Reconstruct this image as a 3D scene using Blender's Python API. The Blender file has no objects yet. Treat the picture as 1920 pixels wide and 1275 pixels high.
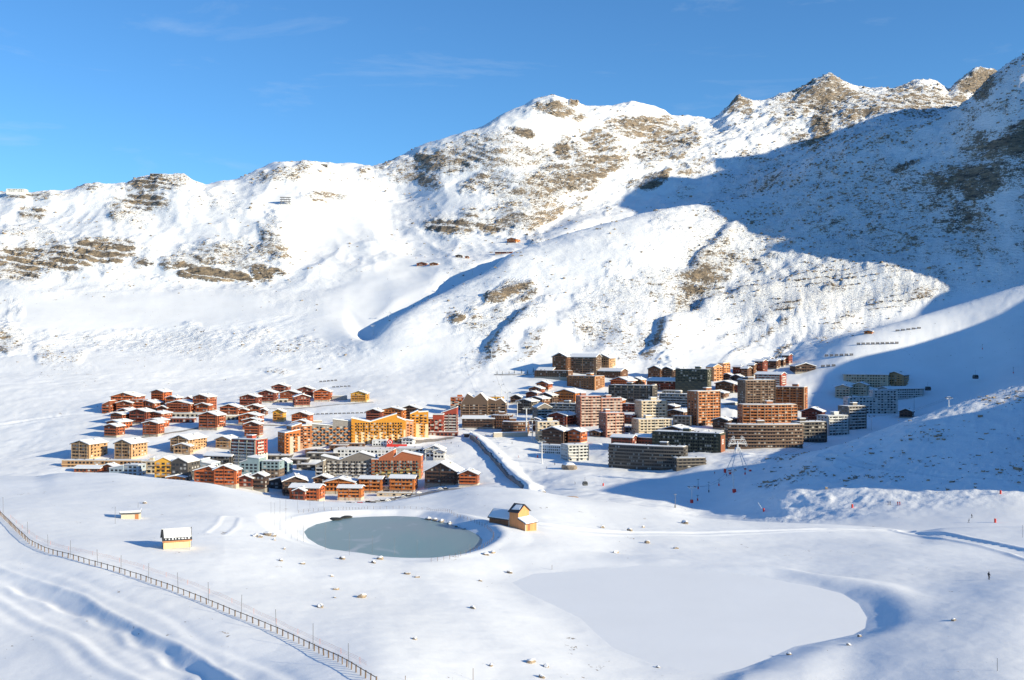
import bpy, math, random
import numpy as np
R = math.radians
random.seed(7)
rng = np.random.default_rng(7)
scene = bpy.context.scene
COL = scene.collection

# ------------------------------------------------------------------ camera, sky, sun, exposure
F = 2059.0                     # focal length in photograph pixels (1920 wide)
HX, HY = 960.0, 637.5
cam_d = bpy.data.cameras.new('camera')
cam_d.sensor_width = 36.0
cam_d.lens = 36.0 * F / 1920.0
cam_d.clip_start = 1.0
cam_d.clip_end = 20000.0
cam = bpy.data.objects.new('camera', cam_d)
cam.location = (0, 0, 0)
cam.rotation_euler = (R(90), 0, 0)
COL.objects.link(cam)
scene.camera = cam

SUN_E = 17.5                   # elevation
SUN_A = 26.0                   # degrees the sun stands behind the picture plane, on the right
tE = math.tan(R(SUN_E))
SH = (math.cos(R(SUN_A)), -math.sin(R(SUN_A)))
world = bpy.data.worlds.new('World')
scene.world = world
world.use_nodes = True
wn, wl = world.node_tree.nodes, world.node_tree.links
wn.clear()
w_out = wn.new('ShaderNodeOutputWorld')
w_bg = wn.new('ShaderNodeBackground')
w_bg.inputs['Strength'].default_value = 0.075
sky = wn.new('ShaderNodeTexSky')
sky.sky_type = 'NISHITA'
sky.sun_disc = False
sky.sun_elevation = R(SUN_E)
sky.sun_rotation = R(90 + SUN_A)
sky.altitude = 2300
sky.air_density = 1.15
sky.dust_density = 0.25
sky.ozone_density = 1.6
hsv = wn.new('ShaderNodeHueSaturation')
hsv.inputs['Saturation'].default_value = 1.0
hsv.inputs['Value'].default_value = 1.0
hsv.inputs['Hue'].default_value = 0.5
tint = wn.new('ShaderNodeMix'); tint.data_type = 'RGBA'; tint.blend_type = 'MULTIPLY'
tint.inputs['Factor'].default_value = 1.0
tint.inputs['B'].default_value = (0.60, 1.13, 1.62, 1)      # the deep blue of thin winter air
wl.new(sky.outputs[0], tint.inputs['A'])
wl.new(tint.outputs['Result'], hsv.inputs['Color'])
# thin cirrus wisps: a stretched noise over the view direction, all round the sky
tc = wn.new('ShaderNodeTexCoord')
mp = wn.new('ShaderNodeMapping')
mp.inputs['Scale'].default_value = (2.0, 2.0, 11.0)
mp.inputs['Rotation'].default_value = (0.0, R(6), 0.0)
nz = wn.new('ShaderNodeTexNoise')
nz.inputs['Scale'].default_value = 2.6
nz.inputs['Detail'].default_value = 7.0
nz.inputs['Roughness'].default_value = 0.62
nz.inputs['Distortion'].default_value = 0.5
cr = wn.new('ShaderNodeMapRange')
cr.inputs['From Min'].default_value = 0.56
cr.inputs['From Max'].default_value = 0.86
cr.inputs['To Max'].default_value = 0.30
mixc = wn.new('ShaderNodeMix')
mixc.data_type = 'RGBA'
mixc.inputs['B'].default_value = (6.2, 7.2, 8.2, 1)
wl.new(tc.outputs['Generated'], mp.inputs['Vector'])
wl.new(mp.outputs[0], nz.inputs['Vector'])
wl.new(nz.outputs['Fac'], cr.inputs['Value'])
wl.new(cr.outputs[0], mixc.inputs['Factor'])
wl.new(hsv.outputs[0], mixc.inputs['A'])
wl.new(mixc.outputs['Result'], w_bg.inputs['Color'])
wl.new(w_bg.outputs[0], w_out.inputs['Surface'])

sun_d = bpy.data.lights.new('sun', 'SUN')
sun_d.energy = 5.0
sun_d.angle = R(0.5)
sun_d.color = (1.0, 0.885, 0.635)
sun = bpy.data.objects.new('sun', sun_d)
COL.objects.link(sun)
from mathutils import Vector, Matrix
_to = Vector((SH[0] * math.cos(R(SUN_E)), SH[1] * math.cos(R(SUN_E)), math.sin(R(SUN_E))))
sun.rotation_euler = _to.to_track_quat('Z', 'Y').to_euler()
sun.location = (900, -400, 500)

vs = scene.view_settings
vs.view_transform = 'Standard'
vs.look = 'None'
vs.exposure = 0.56
vs.gamma = 1.0
vs.use_curve_mapping = False

# ------------------------------------------------------------------ helpers
def tag(o, label=None, cat=None, group=None, kind=None):
    if label: o['label'] = label
    if cat: o['category'] = cat
    if group: o['group'] = group
    if kind: o['kind'] = kind
    return o

def empty(name, loc, rz=0.0):
    o = bpy.data.objects.new(name, None)
    o.empty_display_size = 1.0
    o.location = loc
    o.rotation_euler = (0, 0, rz)
    COL.objects.link(o)
    return o

def link_mesh(name, me, parent=None, loc=None):
    o = bpy.data.objects.new(name, me)
    if loc is not None: o.location = loc
    if parent is not None: o.parent = parent
    COL.objects.link(o)
    return o

class MB:
    """collects polygons; build() links them as one mesh object"""
    def __init__(s): s.v, s.f, s.m = [], [], []
    def add(s, vs_, fs, mi=0):
        n = len(s.v)
        s.v.extend(vs_)
        for f in fs:
            s.f.append(tuple(i + n for i in f)); s.m.append(mi)
    def prism(s, poly, z0, z1, mi=0, top=True, bottom=True):
        """poly: ccw footprint points; z0/z1 numbers or lists"""
        n = len(poly)
        a = z0 if isinstance(z0, (list, tuple)) else [z0] * n
        b = z1 if isinstance(z1, (list, tuple)) else [z1] * n
        vs_ = [(p[0], p[1], a[i]) for i, p in enumerate(poly)] + [(p[0], p[1], b[i]) for i, p in enumerate(poly)]
        fs = [(i, (i + 1) % n, n + (i + 1) % n, n + i) for i in range(n)]
        if top: fs.append(tuple(range(n, 2 * n)))
        if bottom: fs.append(tuple(range(n - 1, -1, -1)))
        s.add(vs_, fs, mi)
    def box(s, x0, x1, y0, y1, z0, z1, mi=0):
        s.prism([(x0, y0), (x1, y0), (x1, y1), (x0, y1)], z0, z1, mi)
    def seg(s, p, q, a, b, o0, o1, z0, z1, mi=0):
        """box along the wall p->q between fractions a..b, reaching from o0 to o1 outward (to the right of p->q)"""
        tx, ty = q[0] - p[0], q[1] - p[1]
        L = math.hypot(tx, ty) or 1.0
        nx, ny = ty / L, -tx / L
        A = (p[0] + tx * a, p[1] + ty * a); B = (p[0] + tx * b, p[1] + ty * b)
        s.prism([(A[0] + nx * o1, A[1] + ny * o1), (B[0] + nx * o1, B[1] + ny * o1),
                 (B[0] + nx * o0, B[1] + ny * o0), (A[0] + nx * o0, A[1] + ny * o0)], z0, z1, mi)
    def tube(s, pts, rad, n=5, mi=0, cap=True):
        pts = [Vector(p) for p in pts]
        rads = rad if isinstance(rad, (list, tuple)) else [rad] * len(pts)
        vs_ = []
        for i, p in enumerate(pts):
            d = (pts[min(i + 1, len(pts) - 1)] - pts[max(i - 1, 0)])
            d = d.normalized() if d.length > 1e-9 else Vector((0, 0, 1))
            u = d.cross(Vector((0, 0, 1)))
            u = u.normalized() if u.length > 1e-3 else Vector((1, 0, 0))
            w = d.cross(u)
            for k in range(n):
                t = 2 * math.pi * k / n
                vs_.append(tuple(p + u * (math.cos(t) * rads[i]) + w * (math.sin(t) * rads[i])))
        fs = []
        for i in range(len(pts) - 1):
            for k in range(n):
                a, b = i * n + k, i * n + (k + 1) % n
                fs.append((a, b, b + n, a + n))
        if cap:
            fs.append(tuple(range(n)))
            fs.append(tuple(range((len(pts) - 1) * n + n - 1, (len(pts) - 1) * n - 1, -1)))
        s.add(vs_, fs, mi)
    def mesh(s, name, mats):
        me = bpy.data.meshes.new(name)
        me.from_pydata(s.v, [], s.f)
        for m in (mats if isinstance(mats, (list, tuple)) else [mats]): me.materials.append(m)
        if any(s.m): me.polygons.foreach_set('material_index', s.m)
        me.update()
        return me
    def build(s, name, mats, parent=None, loc=None):
        return link_mesh(name, s.mesh(name, mats), parent, loc)

# ------------------------------------------------------------------ materials
def principled(name):
    m = bpy.data.materials.new(name)
    m.use_nodes = True
    nt = m.node_tree
    b = nt.nodes['Principled BSDF']
    return m, nt, b

def N(nt, typ, **kw):
    n = nt.nodes.new(typ)
    for k, v in kw.items():
        if k in n.inputs: n.inputs[k].default_value = v
        else: setattr(n, k, v)
    return n

_mats = {}
def paint(c, rough=0.75, vary=0.22, scale=0.5, metallic=0.0, name='paint'):
    """plain coloured surface with weathering: a noise over its own coordinates and a per-object shift"""
    key = (tuple(c), rough, vary, scale, metallic, name)
    if key in _mats: return _mats[key]
    m, nt, b = principled(name)
    L = nt.links
    tcn = N(nt, 'ShaderNodeTexCoord')
    mpn = N(nt, 'ShaderNodeMapping'); mpn.inputs['Scale'].default_value = (1, 1, 2.2)
    nzn = N(nt, 'ShaderNodeTexNoise', Scale=scale, Detail=5.0, Roughness=0.65)
    oi = N(nt, 'ShaderNodeObjectInfo')
    add = N(nt, 'ShaderNodeMath', operation='MULTIPLY_ADD')
    add.inputs[1].default_value = 0.30; 
    mr = N(nt, 'ShaderNodeMapRange')
    mr.inputs['From Min'].default_value = 0.3; mr.inputs['From Max'].default_value = 1.0
    mr.inputs['To Min'].default_value = 1 - vary; mr.inputs['To Max'].default_value = 1 + vary
    L.new(tcn.outputs['Object'], mpn.inputs[0]); L.new(mpn.outputs[0], nzn.inputs['Vector'])
    L.new(oi.outputs['Random'], add.inputs[0]); L.new(nzn.outputs['Fac'], add.inputs[2])
    L.new(add.outputs[0], mr.inputs['Value'])
    h = N(nt, 'ShaderNodeHueSaturation')
    h.inputs['Color'].default_value = (*c, 1)
    L.new(mr.outputs[0], h.inputs['Value']); L.new(h.outputs[0], b.inputs['Base Color'])
    b.inputs['Roughness'].default_value = rough
    b.inputs['Metallic'].default_value = metallic
    _mats[key] = m
    return m

def timber(c, name='timber'):
    """boarded timber: fine vertical boards in the relief, streaky weathering"""
    key = ('timber', tuple(c))
    if key in _mats: return _mats[key]
    m, nt, b = principled(name)
    L = nt.links
    tcn = N(nt, 'ShaderNodeTexCoord')
    mpn = N(nt, 'ShaderNodeMapping'); mpn.inputs['Scale'].default_value = (2.4, 2.4, 0.35)
    nzn = N(nt, 'ShaderNodeTexNoise', Scale=0.9, Detail=6.0, Roughness=0.7)
    oi = N(nt, 'ShaderNodeObjectInfo')
    add = N(nt, 'ShaderNodeMath', operation='MULTIPLY_ADD'); add.inputs[1].default_value = 0.35
    mr = N(nt, 'ShaderNodeMapRange')
    mr.inputs['From Min'].default_value = 0.3; mr.inputs['From Max'].default_value = 1.05
    mr.inputs['To Min'].default_value = 0.62; mr.inputs['To Max'].default_value = 1.35
    L.new(tcn.outputs['Object'], mpn.inputs[0]); L.new(mpn.outputs[0], nzn.inputs['Vector'])
    L.new(oi.outputs['Random'], add.inputs[0]); L.new(nzn.outputs['Fac'], add.inputs[2]); L.new(add.outputs[0], mr.inputs['Value'])
    h = N(nt, 'ShaderNodeHueSaturation'); h.inputs['Color'].default_value = (*c, 1)
    L.new(mr.outputs[0], h.inputs['Value']); L.new(h.outputs[0], b.inputs['Base Color'])
    wv = N(nt, 'ShaderNodeTexWave', Scale=3.0, Distortion=0.3); wv.bands_direction = 'X'
    bp = N(nt, 'ShaderNodeBump', Strength=0.35, Distance=0.05)
    L.new(tcn.outputs['Object'], wv.inputs['Vector']); L.new(wv.outputs['Fac'], bp.inputs['Height']); L.new(bp.outputs[0], b.inputs['Normal'])
    b.inputs['Roughness'].default_value = 0.8
    _mats[key] = m
    return m

SNOW_C = (0.86, 0.875, 0.90)
def snow_mat(name='snow', c=SNOW_C):
    if name in _mats: return _mats[name]
    m, nt, b = principled(name)
    L = nt.links
    tcn = N(nt, 'ShaderNodeTexCoord')
    n1 = N(nt, 'ShaderNodeTexNoise', Scale=0.6, Detail=6.0, Roughness=0.6)
    rp = N(nt, 'ShaderNodeMapRange'); rp.inputs['To Min'].default_value = 0.93; rp.inputs['To Max'].default_value = 1.04
    h = N(nt, 'ShaderNodeHueSaturation'); h.inputs['Color'].default_value = (*c, 1)
    bp = N(nt, 'ShaderNodeBump', Strength=0.5, Distance=0.15)
    L.new(tcn.outputs['Object'], n1.inputs['Vector']); L.new(n1.outputs['Fac'], rp.inputs['Value']); L.new(rp.outputs[0], h.inputs['Value'])
    L.new(h.outputs[0], b.inputs['Base Color']); L.new(n1.outputs['Fac'], bp.inputs['Height']); L.new(bp.outputs[0], b.inputs['Normal'])
    b.inputs['Roughness'].default_value = 0.7
    _mats[name] = m
    return m

def rock_nodes(nt, vec, scale):
    """colour output of weathered schist: tan, grey and dark bands"""
    L = nt.links
    n1 = N(nt, 'ShaderNodeTexNoise', Scale=scale, Detail=8.0, Roughness=0.7, Distortion=0.4)
    cr_ = N(nt, 'ShaderNodeValToRGB')
    e = cr_.color_ramp.elements
    e[0].position = 0.34; e[0].color = (0.05, 0.045, 0.045, 1)
    e[1].position = 0.72; e[1].color = (0.52, 0.39, 0.26, 1)
    k = cr_.color_ramp.elements.new(0.46); k.color = (0.20, 0.165, 0.13, 1)
    k = cr_.color_ramp.elements.new(0.58); k.color = (0.34, 0.26, 0.18, 1)
    L.new(vec, n1.inputs['Vector']); L.new(n1.outputs['Fac'], cr_.inputs['Fac'])
    return cr_.outputs['Color'], n1.outputs['Fac']

def terrain_mat():
    m, nt, b = principled('snow_and_rock')
    L = nt.links
    geo = N(nt, 'ShaderNodeNewGeometry')
    at = N(nt, 'ShaderNodeAttribute', attribute_name='rock')
    tr = N(nt, 'ShaderNodeAttribute', attribute_name='relief')
    sx = N(nt, 'ShaderNodeSeparateXYZ'); L.new(geo.outputs['Normal'], sx.inputs[0])
    # stretched noise that breaks the rock up into ledges, tilted like the strata
    mpn = N(nt, 'ShaderNodeMapping'); mpn.inputs['Scale'].default_value = (1.0, 0.55, 2.6); mpn.inputs['Rotation'].default_value = (0.1, R(20), 0.3)
    L.new(geo.outputs['Position'], mpn.inputs[0])
    n1 = N(nt, 'ShaderNodeTexNoise', Scale=0.045, Detail=9.0, Roughness=0.72, Distortion=0.35)
    L.new(mpn.outputs[0], n1.inputs['Vector'])
    n2 = N(nt, 'ShaderNodeTexNoise', Scale=0.16, Detail=5.0, Roughness=0.75)
    L.new(mpn.outputs[0], n2.inputs['Vector'])
    # mask = rock*1.1 + steep*0.9 + (noise-0.5)*k - threshold
    st = N(nt, 'ShaderNodeMapRange'); st.inputs['From Min'].default_value = 0.96; st.inputs['From Max'].default_value = 0.66
    st.inputs['To Min'].default_value = -0.22; st.inputs['To Max'].default_value = 0.62
    L.new(sx.outputs['Z'], st.inputs['Value'])
    gate = N(nt, 'ShaderNodeMath', operation='MULTIPLY'); L.new(st.outputs[0], gate.inputs[0])
    gr = N(nt, 'ShaderNodeMapRange'); gr.inputs['From Max'].default_value = 0.25; gr.inputs['To Min'].default_value = 0.12; gr.inputs['To Max'].default_value = 1.0
    L.new(at.outputs['Fac'], gr.inputs['Value']); L.new(gr.outputs[0], gate.inputs[1])
    a1 = N(nt, 'ShaderNodeMath', operation='MULTIPLY_ADD'); a1.inputs[1].default_value = 0.62
    L.new(at.outputs['Fac'], a1.inputs[0]); L.new(gate.outputs[0], a1.inputs[2])
    s1 = N(nt, 'ShaderNodeMath', operation='MULTIPLY_ADD'); s1.inputs[1].default_value = 1.5; s1.inputs[2].default_value = -0.75
    L.new(n1.outputs['Fac'], s1.inputs[0])
    s2 = N(nt, 'ShaderNodeMath', operation='MULTIPLY_ADD'); s2.inputs[1].default_value = 2.1; s2.inputs[2].default_value = -1.05
    L.new(n2.outputs['Fac'], s2.inputs[0])
    n3 = N(nt, 'ShaderNodeTexNoise', Scale=0.42, Detail=3.0, Roughness=0.7); L.new(geo.outputs['Position'], n3.inputs['Vector'])
    s3 = N(nt, 'ShaderNodeMath', operation='MULTIPLY_ADD'); s3.inputs[1].default_value = 1.5; s3.inputs[2].default_value = -0.75; L.new(n3.outputs['Fac'], s3.inputs[0])
    ad0 = N(nt, 'ShaderNodeMath', operation='ADD'); L.new(s1.outputs[0], ad0.inputs[0]); L.new(s3.outputs[0], ad0.inputs[1])
    ad = N(nt, 'ShaderNodeMath', operation='ADD'); L.new(ad0.outputs[0], ad.inputs[0]); L.new(s2.outputs[0], ad.inputs[1])
    ad2 = N(nt, 'ShaderNodeMath', operation='ADD'); L.new(a1.outputs[0], ad2.inputs[0]); L.new(ad.outputs[0], ad2.inputs[1])
    mk = N(nt, 'ShaderNodeMapRange'); mk.inputs['From Min'].default_value = 0.50; mk.inputs['From Max'].default_value = 0.60
    L.new(ad2.outputs[0], mk.inputs['Value'])
    rc, rf = rock_nodes(nt, mpn.outputs[0], 0.07)
    ns = N(nt, 'ShaderNodeTexNoise', Scale=0.02, Detail=6.0, Roughness=0.6); L.new(geo.outputs['Position'], ns.inputs['Vector'])
    sr = N(nt, 'ShaderNodeMapRange'); sr.inputs['From Min'].default_value = 0.3; sr.inputs['From Max'].default_value = 0.7
    sr.inputs['To Min'].default_value = 0.95; sr.inputs['To Max'].default_value = 1.03
    L.new(ns.outputs['Fac'], sr.inputs['Value'])
    h = N(nt, 'ShaderNodeHueSaturation'); h.inputs['Color'].default_value = (*SNOW_C, 1); L.new(sr.outputs[0], h.inputs['Value'])
    mx = N(nt, 'ShaderNodeMix', data_type='RGBA')
    L.new(mk.outputs[0], mx.inputs['Factor']); L.new(h.outputs[0], mx.inputs['A']); L.new(rc, mx.inputs['B'])
    L.new(mx.outputs['Result'], b.inputs['Base Color'])
    b.inputs['Roughness'].default_value = 0.75
    b.inputs['Specular IOR Level'].default_value = 0.25
    # relief: wind ripples and soft lumps (fine, everywhere), rubble (where 'relief' says so)
    bn = N(nt, 'ShaderNodeTexNoise', Scale=0.35, Detail=6.0, Roughness=0.6); L.new(geo.outputs['Position'], bn.inputs['Vector'])
    b1 = N(nt, 'ShaderNodeBump', Strength=0.5, Distance=0.17); L.new(bn.outputs['Fac'], b1.inputs['Height'])
    rb = N(nt, 'ShaderNodeTexNoise', Scale=0.11, Detail=7.0, Roughness=0.7); L.new(mpn.outputs[0], rb.inputs['Vector'])
    rm = N(nt, 'ShaderNodeMath', operation='MULTIPLY'); L.new(rb.outputs['Fac'], rm.inputs[0]); L.new(tr.outputs['Fac'], rm.inputs[1])
    b2 = N(nt, 'ShaderNodeBump', Strength=1.0, Distance=7.0); L.new(rm.outputs[0], b2.inputs['Height']); L.new(b1.outputs[0], b2.inputs['Normal'])
    L.new(b2.outputs[0], b.inputs['Normal'])
    return m

def boulder_mat(name, scale, snow_at=0.62):
    m, nt, b = principled(name)
    L = nt.links
    geo = N(nt, 'ShaderNodeNewGeometry')
    sx = N(nt, 'ShaderNodeSeparateXYZ'); L.new(geo.outputs['Normal'], sx.inputs[0])
    n1 = N(nt, 'ShaderNodeTexNoise', Scale=scale * 2, Detail=4.0); L.new(geo.outputs['Position'], n1.inputs['Vector'])
    ad = N(nt, 'ShaderNodeMath', operation='MULTIPLY_ADD'); ad.inputs[1].default_value = 0.5
    L.new(n1.outputs['Fac'], ad.inputs[0]); L.new(sx.outputs['Z'], ad.inputs[2])
    mk = N(nt, 'ShaderNodeMapRange'); mk.inputs['From Min'].default_value = snow_at + 0.22; mk.inputs['From Max'].default_value = snow_at + 0.34
    L.new(ad.outputs[0], mk.inputs['Value'])
    rc, rf = rock_nodes(nt, geo.outputs['Position'], scale)
    mx = N(nt, 'ShaderNodeMix', data_type='RGBA'); mx.inputs['B'].default_value = (*SNOW_C, 1)
    L.new(mk.outputs[0], mx.inputs['Factor']); L.new(rc, mx.inputs['A']); L.new(mx.outputs['Result'], b.inputs['Base Color'])
    bp = N(nt, 'ShaderNodeBump', Strength=0.7, Distance=0.4 / scale * 0.2); L.new(rf, bp.inputs['Height']); L.new(bp.outputs[0], b.inputs['Normal'])
    b.inputs['Roughness'].default_value = 0.85
    return m
# ------------------------------------------------------------------ terrain
def pchip(xk, yk, x):
    xk = np.asarray(xk, float); yk = np.asarray(yk, float); x = np.asarray(x, float)
    h = np.diff(xk); dl = np.diff(yk) / h
    m = np.zeros_like(yk)
    if len(xk) > 2:
        w1 = 2 * h[1:] + h[:-1]; w2 = h[1:] + 2 * h[:-1]
        same = dl[:-1] * dl[1:] > 0
        with np.errstate(divide='ignore', invalid='ignore'):
            hm = (w1 + w2) / (w1 / dl[:-1] + w2 / dl[1:])
        m[1:-1] = np.where(same, hm, 0)
    m[0], m[-1] = dl[0], dl[-1]
    i = np.clip(np.searchsorted(xk, x, side='right') - 1, 0, len(xk) - 2)
    t = np.clip((x - xk[i]) / h[i], 0, 1)
    return ((1 + 2 * t) * (1 - t) ** 2 * yk[i] + t * (1 - t) ** 2 * h[i] * m[i]
            + t * t * (3 - 2 * t) * yk[i + 1] + t * t * (t - 1) * h[i] * m[i + 1])

_T = rng.random((256, 256))
def vnoise(x, y):
    xi = np.floor(x).astype(np.int64); yi = np.floor(y).astype(np.int64)
    fx = x - xi; fy = y - yi
    fx = fx * fx * fx * (fx * (fx * 6 - 15) + 10); fy = fy * fy * fy * (fy * (fy * 6 - 15) + 10)
    a = _T[xi & 255, yi & 255]; b = _T[(xi + 1) & 255, yi & 255]
    c = _T[xi & 255, (yi + 1) & 255]; d = _T[(xi + 1) & 255, (yi + 1) & 255]
    return (a + (b - a) * fx + (c - a) * fy + (a - b - c + d) * fx * fy) * 2 - 1
def fbm(x, y, wl_, octv=4, gain=0.5, ridged=False, seed=0):
    out = np.zeros_like(x); amp = 1.0; tot = 0.0; c, s = math.cos(0.6), math.sin(0.6)
    u, v = x / wl_ + 17.3 * seed, y / wl_ - 9.1 * seed
    for _ in range(octv):
        n = vnoise(u, v)
        out += amp * ((1 - 2 * np.abs(n)) if ridged else n)
        tot += amp; amp *= gain
        u, v = (u * c - v * s) * 2.03 + 5.1, (u * s + v * c) * 2.03 + 3.7
    return out / tot

# Feature lines of the land, near to far.  Each is sighted along the photograph: (column, row, distance in metres).
LN = []
def line(n, *p): LN.append((n, p))
line(10, (-900, 1500, 12), (3600, 1500, 12))
line(30, (-900, 1420, 130), (3600, 1420, 130))
line(130, (-900, 1230, 175), (0, 1275, 176), (340, 1275, 170), (685, 1275, 166), (960, 1275, 186), (1400, 1275, 200), (1920, 1275, 185), (3600, 1275, 190))
line(110, (-900, 960, 300), (0, 985, 290), (200, 1033, 260), (400, 1057, 255), (600, 1095, 250), (800, 1110, 255), (960, 1130, 250), (1200, 1150, 245),
     (1500, 1150, 245), (1700, 1150, 240), (1920, 1130, 240), (3600, 1100, 240))
line(84, (-900, 890, 380), (0, 930, 366), (200, 945, 355), (400, 960, 348), (600, 990, 340), (800, 995, 350), (960, 990, 350), (1200, 1030, 345),
     (1500, 1035, 350), (1700, 1040, 340), (1920, 1050, 330), (3600, 1020, 330))
line(12, (-900, 860, 470), (0, 893, 455), (60, 893, 455), (110, 888, 450), (200, 886, 448), (300, 897, 442), (400, 908, 436), (450, 919, 440), (520, 934, 440), (600, 941, 430), (700, 945, 430),
     (760, 938, 440), (830, 924, 470), (900, 913, 480), (980, 916, 480), (1050, 928, 480), (1100, 935, 480), (1170, 944, 480), (1227, 954, 480), (1324, 972, 480), (1454, 979, 500),
     (1557, 982, 500), (1638, 989, 480), (1720, 996, 470), (1774, 990, 470), (1920, 987, 480), (3600, 960, 480))
line(10, (-900, 960, 540), (0, 960, 530), (450, 970, 510), (600, 1000, 500), (900, 960, 540), (1100, 968, 540), (1324, 985, 530), (1454, 988, 530), (1920, 996, 510), (3600, 980, 510))
line(50, (-900, 960, 700), (0, 975, 700), (450, 985, 700), (700, 985, 700), (850, 965, 700), (1000, 947, 700), (1100, 944, 710), (1227, 951, 700), (1324, 968, 690), (1500, 973, 620), (1700, 980, 560), (1920, 978, 540), (3600, 960, 540))
line(50, (-900, 890, 850), (0, 905, 850), (200, 902, 880), (430, 916, 850), (600, 937, 850), (750, 932, 850), (860, 915, 850), (980, 907, 850), (1100, 913, 800), (1227, 915, 800), (1324, 918, 780),
     (1420, 908, 740), (1500, 903, 710), (1700, 893, 680), (1920, 880, 660), (3600, 840, 660))
line(46, (-900, 850, 980), (0, 862, 980), (170, 872, 960), (300, 880, 940), (430, 872, 960), (600, 872, 960), (750, 850, 980), (860, 832, 1000), (980, 835, 1000), (1100, 862, 950), (1227, 880, 900), (1330, 862, 900),
     (1450, 862, 860), (1540, 848, 800), (1640, 815, 820), (1700, 790, 830), (1800, 757, 850), (1920, 720, 880), (2300, 620, 950), (3600, 500, 1000))
line(20, (-900, 840, 1040), (0, 845, 1030), (200, 845, 1010), (430, 842, 1020), (600, 850, 985), (750, 838, 995), (860, 818, 1040), (980, 815, 1050), (1100, 838, 990), (1227, 848, 960), (1330, 842, 960), (1450, 845, 930), (1540, 860, 900),
     (1640, 845, 930), (1700, 840, 940), (1800, 810, 960), (1920, 780, 990), (2300, 690, 1050), (3600, 560, 1100))
line(34, (-900, 815, 1080), (0, 828, 1060), (200, 822, 1050), (430, 808, 1070), (600, 828, 1020), (750, 825, 1015), (860, 803, 1080), (980, 798, 1100), (1100, 816, 1040), (1227, 822, 1020), (1330, 826, 1000), (1450, 820, 1020), (1540, 815, 1050),
     (1640, 806, 1080), (1700, 800, 1100), (1800, 778, 1100), (1920, 745, 1100), (2300, 650, 1150), (3600, 540, 1200))
line(40, (-900, 770, 1150), (0, 782, 1150), (200, 778, 1150), (430, 766, 1180), (600, 755, 1230), (750, 768, 1180), (860, 778, 1170), (980, 763, 1220), (1100, 758, 1220), (1227, 758, 1220), (1330, 748, 1240), (1450, 756, 1230), (1540, 760, 1230),
     (1640, 766, 1230), (1700, 766, 1230), (1800, 742, 1240), (1920, 690, 1250), (2300, 590, 1300), (3600, 500, 1350))
line(44, (-900, 715, 1300), (0, 722, 1300), (200, 722, 1320), (430, 715, 1380), (600, 716, 1380), (750, 702, 1400), (860, 704, 1380), (980, 702, 1380), (1100, 692, 1390), (1227, 697, 1390), (1330, 692, 1390), (1420, 688, 1390), (1500, 672, 1400),
     (1600, 630, 1420), (1700, 600, 1450), (1800, 570, 1480), (1900, 540, 1500), (2000, 512, 1520), (2300, 450, 1560), (3600, 400, 1600))
line(14, (-900, 690, 1380), (0, 698, 1380), (200, 696, 1400), (430, 688, 1450), (600, 686, 1450), (750, 678, 1450), (860, 680, 1430), (980, 674, 1430), (1100, 665, 1440), (1227, 668, 1450), (1330, 662, 1470), (1420, 655, 1490), (1500, 645, 1490),
     (1600, 625, 1510), (1700, 602, 1540), (1800, 580, 1570), (1900, 556, 1590), (2000, 530, 1600), (2300, 470, 1650), (3600, 410, 1700))
line(64, (-900, 660, 1460), (0, 668, 1470), (200, 668, 1490), (430, 660, 1520), (600, 655, 1520), (690, 655, 1490), (750, 652, 1480), (860, 630, 1510), (980, 605, 1560), (1100, 590, 1580), (1250, 560, 1650), (1390, 540, 1740), (1480, 522, 1760), (1600, 500, 1770),
     (1785, 470, 1760), (1920, 440, 1730), (2300, 380, 1760), (3600, 330, 1800))
# crest of the long middle ridge, running up into the right-hand mountain
line(110, (-900, 635, 1540), (0, 640, 1550), (200, 640, 1580), (430, 630, 1600), (600, 628, 1590), (690, 638, 1530), (740, 598, 1600), (850, 545, 1750), (900, 521, 1810), (960, 477, 1900), (1060, 442, 2000), (1150, 416, 2080), (1250, 391, 2180), (1390, 371, 2300),
     (1480, 330, 2320), (1600, 270, 2320), (1700, 238, 2270), (1785, 213, 2220), (1830, 178, 2190), (1865, 142, 2170), (1920, 110, 2140), (2100, 40, 2100), (2300, 0, 2050), (3600, -100, 2000))
line(10, (-900, 595, 1680), (0, 600, 1660), (200, 600, 1680), (430, 592, 1710), (600, 588, 1700), (640, 596, 1680), (690, 640, 1580), (740, 600, 1660), (850, 552, 1810), (900, 527, 1870), (960, 489, 1960), (1060, 451, 2080), (1150, 436, 2190), (1250, 418, 2300), (1390, 380, 2450),
     (1480, 322, 2520), (1600, 262, 2650), (1700, 232, 2720), (1785, 235, 2790), (1920, 160, 2920), (2300, 60, 3100), (3600, 0, 3200))
line(24, (-900, 548, 1810), (0, 550, 1810), (200, 548, 1830), (430, 542, 1870), (600, 545, 1840), (640, 560, 1790), (690, 600, 1680), (740, 562, 1770), (850, 517, 1900), (900, 494, 1970), (960, 470, 2040), (1060, 432, 2170), (1150, 410, 2380), (1250, 392, 2480), (1390, 362, 2590),
     (1480, 312, 2650), (1600, 255, 2740), (1700, 225, 2820), (1785, 240, 2900), (1920, 200, 3000), (2300, 100, 3200), (3600, 40, 3300))
line(44, (-900, 505, 1940), (0, 502, 1945), (120, 505, 1950), (200, 495, 1970), (340, 526, 1930), (400, 529, 1930), (460, 529, 1935), (525, 522, 1945), (600, 500, 1990), (680, 515, 1940), (760, 505, 1980), (850, 478, 2060), (960, 450, 2160), (1060, 412, 2400), (1150, 385, 2520), (1250, 350, 2650),
     (1390, 310, 2800), (1480, 285, 2850), (1600, 235, 2930), (1700, 213, 3000), (1785, 222, 3080), (1920, 220, 3150), (2300, 130, 3300), (3600, 80, 3400))
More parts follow.
